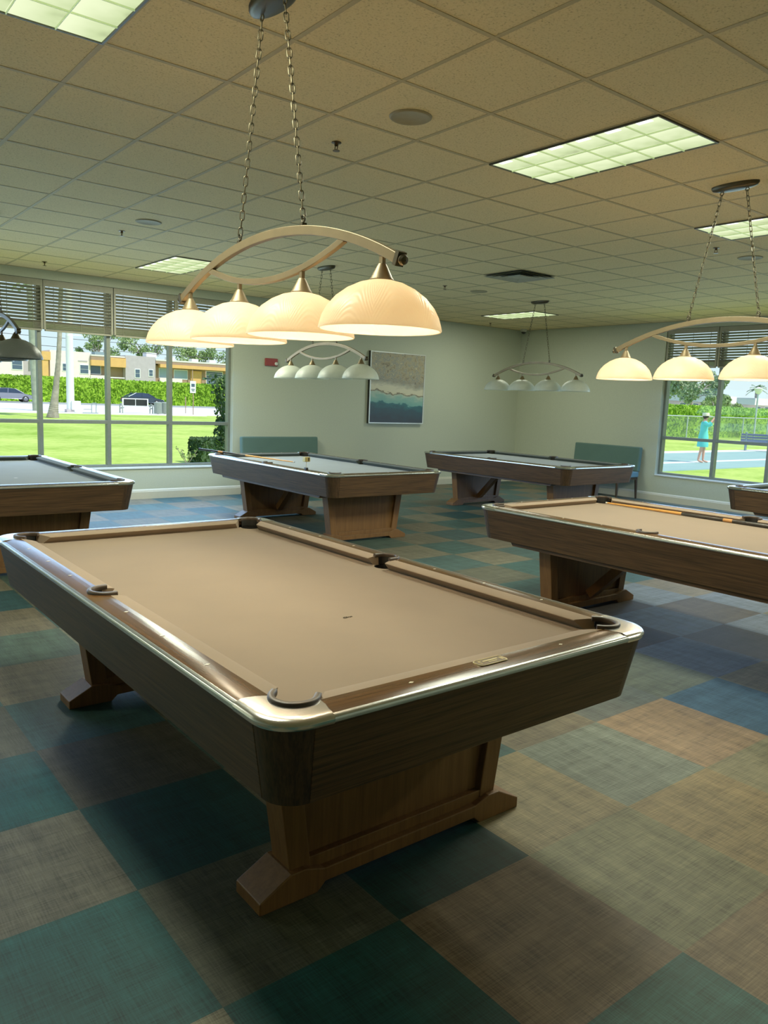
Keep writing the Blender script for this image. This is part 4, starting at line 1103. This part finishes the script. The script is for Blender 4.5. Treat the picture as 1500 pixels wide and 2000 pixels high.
# fence
def wire_mat():
    m, nt, b, o = new_mat('chain-link wire')
    v = coords(nt, (1, 1, 1)); w1 = N(nt, 'ShaderNodeTexWave'); w1.inputs['Scale'].default_value = 4; w1.bands_direction = 'DIAGONAL'
    nt.links.new(v, w1.inputs['Vector'])
    b.inputs['Base Color'].default_value = srgb(150, 160, 158)
    t = N(nt, 'ShaderNodeBsdfTransparent'); mx = N(nt, 'ShaderNodeMixShader')
    mr = N(nt, 'ShaderNodeMapRange'); mr.inputs['To Min'].default_value = .05; mr.inputs['To Max'].default_value = .28; nt.links.new(w1.outputs['Fac'], mr.inputs['Value'])
    nt.links.new(mr.outputs[0], mx.inputs[0]); nt.links.new(t.outputs[0], mx.inputs[1]); nt.links.new(b.outputs[0], mx.inputs[2]); nt.links.new(mx.outputs[0], o.inputs['Surface']); return m
r = empty('chain_link_fence', (36, 23, G))
for k in range(14):
    MB().cyl((k*3.45-.3, 0, 0), (k*3.45-.3, 0, 1.5), .04, n=10).build('post', M['gal'], r, smooth=50)
MB().cyl((-1, 0, 1.46), (46, 0, 1.46), .035, n=8).build('top_rail', M['gal'], r, smooth=50)
MB().add([(-1, .01, .03), (46, .01, .03), (46, .01, 1.45), (-1, .01, 1.45)], [(0, 1, 2, 3)]).build('wire_mesh', wire_mat(), r)
tag(r, 'grey chain-link fence along the hedge beyond the court', 'fence')
r = empty('lamp_post', (49.5, 22.2, G)); MB().cyl((0, 0, 0), (0, 0, 3.1), .06, .05, 10).build('shaft', M['gal'], r, smooth=50)
MB().lathe([(.05, 3.05), (.16, 3.12), (.24, 3.30), (.28, 3.42), (.05, 3.52)], (0, 0, 0), 16, True).build('lantern', M['wht'], r, smooth=40)
tag(r, 'thin pale lamp post by the fence, behind the blue-grey bench', 'lamp post')
# park bench seen from the window
bd = Vector((34.45, 13.6, 0))-Vector((33.75, 15.06, 0)); rz = math.atan2(bd.y, bd.x)
r = empty('park_bench', (34.2, 14.2, G+.02), rz)
for k in range(3): MB().box((0, -.02-.03*k, .50+.125*k), (1.9, .04, .10), (.2, 0, 0)).build('back_slat', M['bench_blue'], r, bevel=.01)
for k in range(3): MB().box((0, .12+.14*k, .42), (1.9, .12, .04)).build('seat_slat', M['bench_blue'], r, bevel=.01)
for s in (-1, 1):
    m = MB(); m.tube([(s*.72, -.1, .86), (s*.72, .02, .40), (s*.72, -.10, 0)], .05, 8); m.tube([(s*.72, .40, .40), (s*.72, .48, 0)], .05, 8); m.tube([(s*.72, 0, .38), (s*.72, .42, .38)], .04, 8); m.build('leg_frame', M['roof_gray'], r, smooth=50)
tag(r, 'blue-grey slatted park bench at the edge of the court', 'bench')

# person on the court
def skin_mesh(name, verts, edges, radii, root, mat, parent=None, sub=2):
    me = bpy.data.meshes.new(name); me.from_pydata(verts, edges, []); me.update()
    o = bpy.data.objects.new(name, me); COL.objects.link(o)
    md = o.modifiers.new('skin', 'SKIN'); md.use_smooth_shade = True
    sv = me.skin_vertices[0].data
    for i, rr_ in enumerate(radii): sv[i].radius = rr_ if isinstance(rr_, tuple) else (rr_, rr_); sv[i].use_root = (i == root)
    o.modifiers.new('sub', 'SUBSURF').levels = sub; o.modifiers['sub'].render_levels = sub
    dg = bpy.context.evaluated_depsgraph_get(); dg.update()
    nm = bpy.data.meshes.new_from_object(o.evaluated_get(dg)); o.modifiers.clear(); o.data = nm
    nm.materials.clear(); nm.materials.append(mat)
    nm.polygons.foreach_set('use_smooth', [True]*len(nm.polygons))
    if parent: o.parent = parent
    return o
pr_ = empty('person', (22.80, 10.75, G+.02), math.atan2(-.873, .488))   # local +x = facing direction, local y = her left
V = [(0, 0, .86), (0, 0, 1.05), (0, 0, 1.25), (.0, 0, 1.36), (.02, 0, 1.43), (.035, 0, 1.53), (.03, 0, 1.60),   # 0-6 pelvis..head
     (0, .085, .84), (.05, .09, .47), (.05, .09, .08), (.15, .10, .04), (.22, .105, .03),                            # 7-11 left leg
     (0, -.085, .84), (-.03, -.09, .47), (-.10, -.09, .08), (.0, -.10, .04), (.07, -.105, .03),                       # 12-16 right leg
     (0, .17, 1.34), (.15, .21, 1.25), (.27, .13, 1.40), (.30, .10, 1.47),                                          # 17-20 left arm
     (0, -.17, 1.34), (.14, -.21, 1.29), (.25, -.13, 1.46), (.28, -.10, 1.53)]                                      # 21-24 right arm
Ed = [(0, 1), (1, 2), (2, 3), (3, 4), (4, 5), (5, 6), (0, 7), (7, 8), (8, 9), (9, 10), (10, 11), (0, 12), (12, 13), (13, 14), (14, 15), (15, 16), (3, 17), (17, 18), (18, 19), (19, 20), (3, 21), (21, 22), (22, 23), (23, 24)]
Rd = [.12, .10, .115, .09, .05, .085, .075, .085, .055, .037, .035, .02, .085, .055, .037, .035, .02, .05, .04, .03, .022, .05, .04, .03, .022]
body = skin_mesh('body', V, Ed, Rd, 0, M['skin'], pr_)
for hy_, hx_, hz_, s in ((.10, .30, 1.47, 1), (-.10, .28, 1.53, -1)):
    hv = [(hx_, hy_, hz_), (hx_+.06, hy_-s*.01, hz_+.02)]; he = [(0, 1)]; hr = [.022, .024]
    for k in range(4):
        b = len(hv); yy = hy_-s*.01+(k-1.5)*.017; ln = (.05, .06, .057, .045)[k]
        hv += [(hx_+.07, yy, hz_+.022), (hx_+.07+ln*.6, yy, hz_+.035), (hx_+.07+ln, yy-s*.01, hz_+.025)]; he += [(1, b), (b, b+1), (b+1, b+2)]; hr += [.009, .008, .007]
    b = len(hv); hv += [(hx_+.03, hy_-s*.035, hz_+.01), (hx_+.06, hy_-s*.05, hz_+.02)]; he += [(0, b), (b, b+1)]; hr += [.011, .008]
    skin_mesh('hand', hv, he, hr, 0, M['skin'], pr_, 1)
m = MB(); n = 24
lv = [(1.40, .07, .10), (1.36, .10, .17), (1.25, .125, .165), (1.05, .125, .15), (.9, .155, .18), (.72, .17, .20), (.56, .18, .215), (.54, .17, .205)]
m.loft([[(a*math.cos(2*PI*k/n)*(1+.05*math.sin(6*2*PI*k/n)*(1 if z < .95 else 0)), b*math.sin(2*PI*k/n), z) for k in range(n)] for z, a, b in lv]); m.build('dress', M['turq'], pr_, smooth=60)
for s, up in ((1, 0), (-1, .03)):
    m = MB(); m.tube([(0, s*.13, 1.345), (.06, s*.19, 1.31), (.14, s*.21, 1.255+up), (.20, s*.18, 1.31+up*1.4)], [.075, .07, .065, .068], 14); m.build('sleeve', M['turq'], pr_, smooth=60)
m = MB(); m.lathe([(.001, .11), (.05, .1), (.085, .06), (.098, .0), (.09, -.05), (.06, -.10), (.02, -.12)], (0.015, 0, 1.575), 20); m.build('hair', M['hair'], pr_, smooth=60)
m = MB(); m.lathe([(.103, -.03), (.112, .0), (.112, .05), (.098, .075)], (0.016, 0, 1.60), 24); nb = 16
br = [[(.02+.10*math.cos(a), .10*math.sin(a), 1.60), (.03+.20*math.cos(a), .13*math.sin(a), 1.585)] for a in [(-PI*.5+PI*k/nb) for k in range(nb+1)]]
m.loft([[b[0] for b in br], [b[1] for b in br]], closed_ring=False, caps=False); m.build('sun_visor', M['hat'], pr_, smooth=60, fix=False)
# face
m = MB()
for s in (-1, 1): m.lathe([(.001, .006), (.009, .003), (.009, -.003), (.001, -.006)], (.112, s*.033, 1.545), 8)
m.build('eyes', M['hair'], pr_); MB().tube([(.115, 0, 1.545), (.135, 0, 1.52), (.12, 0, 1.512)], [.008, .013, .008], 8).build('nose', M['skin'], pr_, smooth=60)
MB().box((.112, 0, 1.487), (.012, .045, .010)).build('mouth', M['red'], pr_, bevel=.003)
tag(pr_, 'person in turquoise short-sleeved dress and cream visor standing on the court, arms raised', 'person')

# ------------------------------------------------------------------ light, sky, camera
w = bpy.data.worlds.new('sky'); SC.world = w; w.use_nodes = True; nt = w.node_tree
bg = nt.nodes['Background']
tc = nt.nodes.new('ShaderNodeTexCoord'); sp = nt.nodes.new('ShaderNodeSeparateXYZ'); nt.links.new(tc.outputs['Generated'], sp.inputs[0])
skc = ramp(nt, sp.outputs['Z'], [(0, (.80, .96, 1.0, 1)), (.06, (.72, .92, 1.0, 1)), (.3, (.36, .62, 1.0, 1)), (1, (.20, .42, .92, 1))])
cl = noise_tex(nt, coords(nt, (3, 3, 9), 'Generated'), 2.0, 6, .6)
clm = ramp(nt, cl, [(.5, (0, 0, 0, 1)), (.72, (.7, .7, .7, 1))])
mxs = N(nt, 'ShaderNodeMixRGB'); nt.links.new(clm, mxs.inputs[0]); nt.links.new(skc, mxs.inputs[1]); mxs.inputs[2].default_value = (.95, .98, 1, 1)
nt.links.new(mxs.outputs[0], bg.inputs['Color']); bg.inputs['Strength'].default_value = .93
sl = bpy.data.lights.new('sun', 'SUN'); sl.energy = 4.1; sl.angle = .01; sl.color = (1, .96, .88)
so = bpy.data.objects.new('sun', sl); COL.objects.link(so)
so.rotation_euler = Vector((.30, -.75, 1.05)).to_track_quat('Z', 'Y').to_euler(); so.location = (0, 0, 20)

yaw, pitch, roll = 0.673823043, -0.142660832, -0.0389849574
F_PX = 1513.24674
fw = Vector((math.sin(yaw)*math.cos(pitch), math.cos(yaw)*math.cos(pitch), math.sin(pitch)))
rt = Vector((math.cos(yaw), -math.sin(yaw), 0)); dn = fw.cross(rt)
c_, q_ = math.cos(roll), math.sin(roll)
r2 = rt*c_+dn*q_; d2 = rt*-q_+dn*c_
cam = bpy.data.cameras.new('camera'); co = bpy.data.objects.new('camera', cam); COL.objects.link(co)
mt = Matrix((r2, -d2, -fw)).transposed().to_4x4(); mt.translation = Vector((-1.87766666, -3.10406238, 1.5635)); co.matrix_world = mt
cam.sensor_fit = 'VERTICAL'; cam.sensor_height = 24; cam.lens = 24*F_PX/2000; cam.clip_end = 600; cam.clip_start = .05
SC.camera = co
SC.view_settings.view_transform = 'Standard'; SC.view_settings.look = 'None'; SC.view_settings.exposure = .2; SC.view_settings.gamma = 1.18
SC.cycles.use_denoising = True; SC.cycles.max_bounces = 8; SC.cycles.transparent_max_bounces = 16; SC.cycles.sample_clamp_indirect = 4
SC.cycles.caustics_reflective = False; SC.cycles.caustics_refractive = False
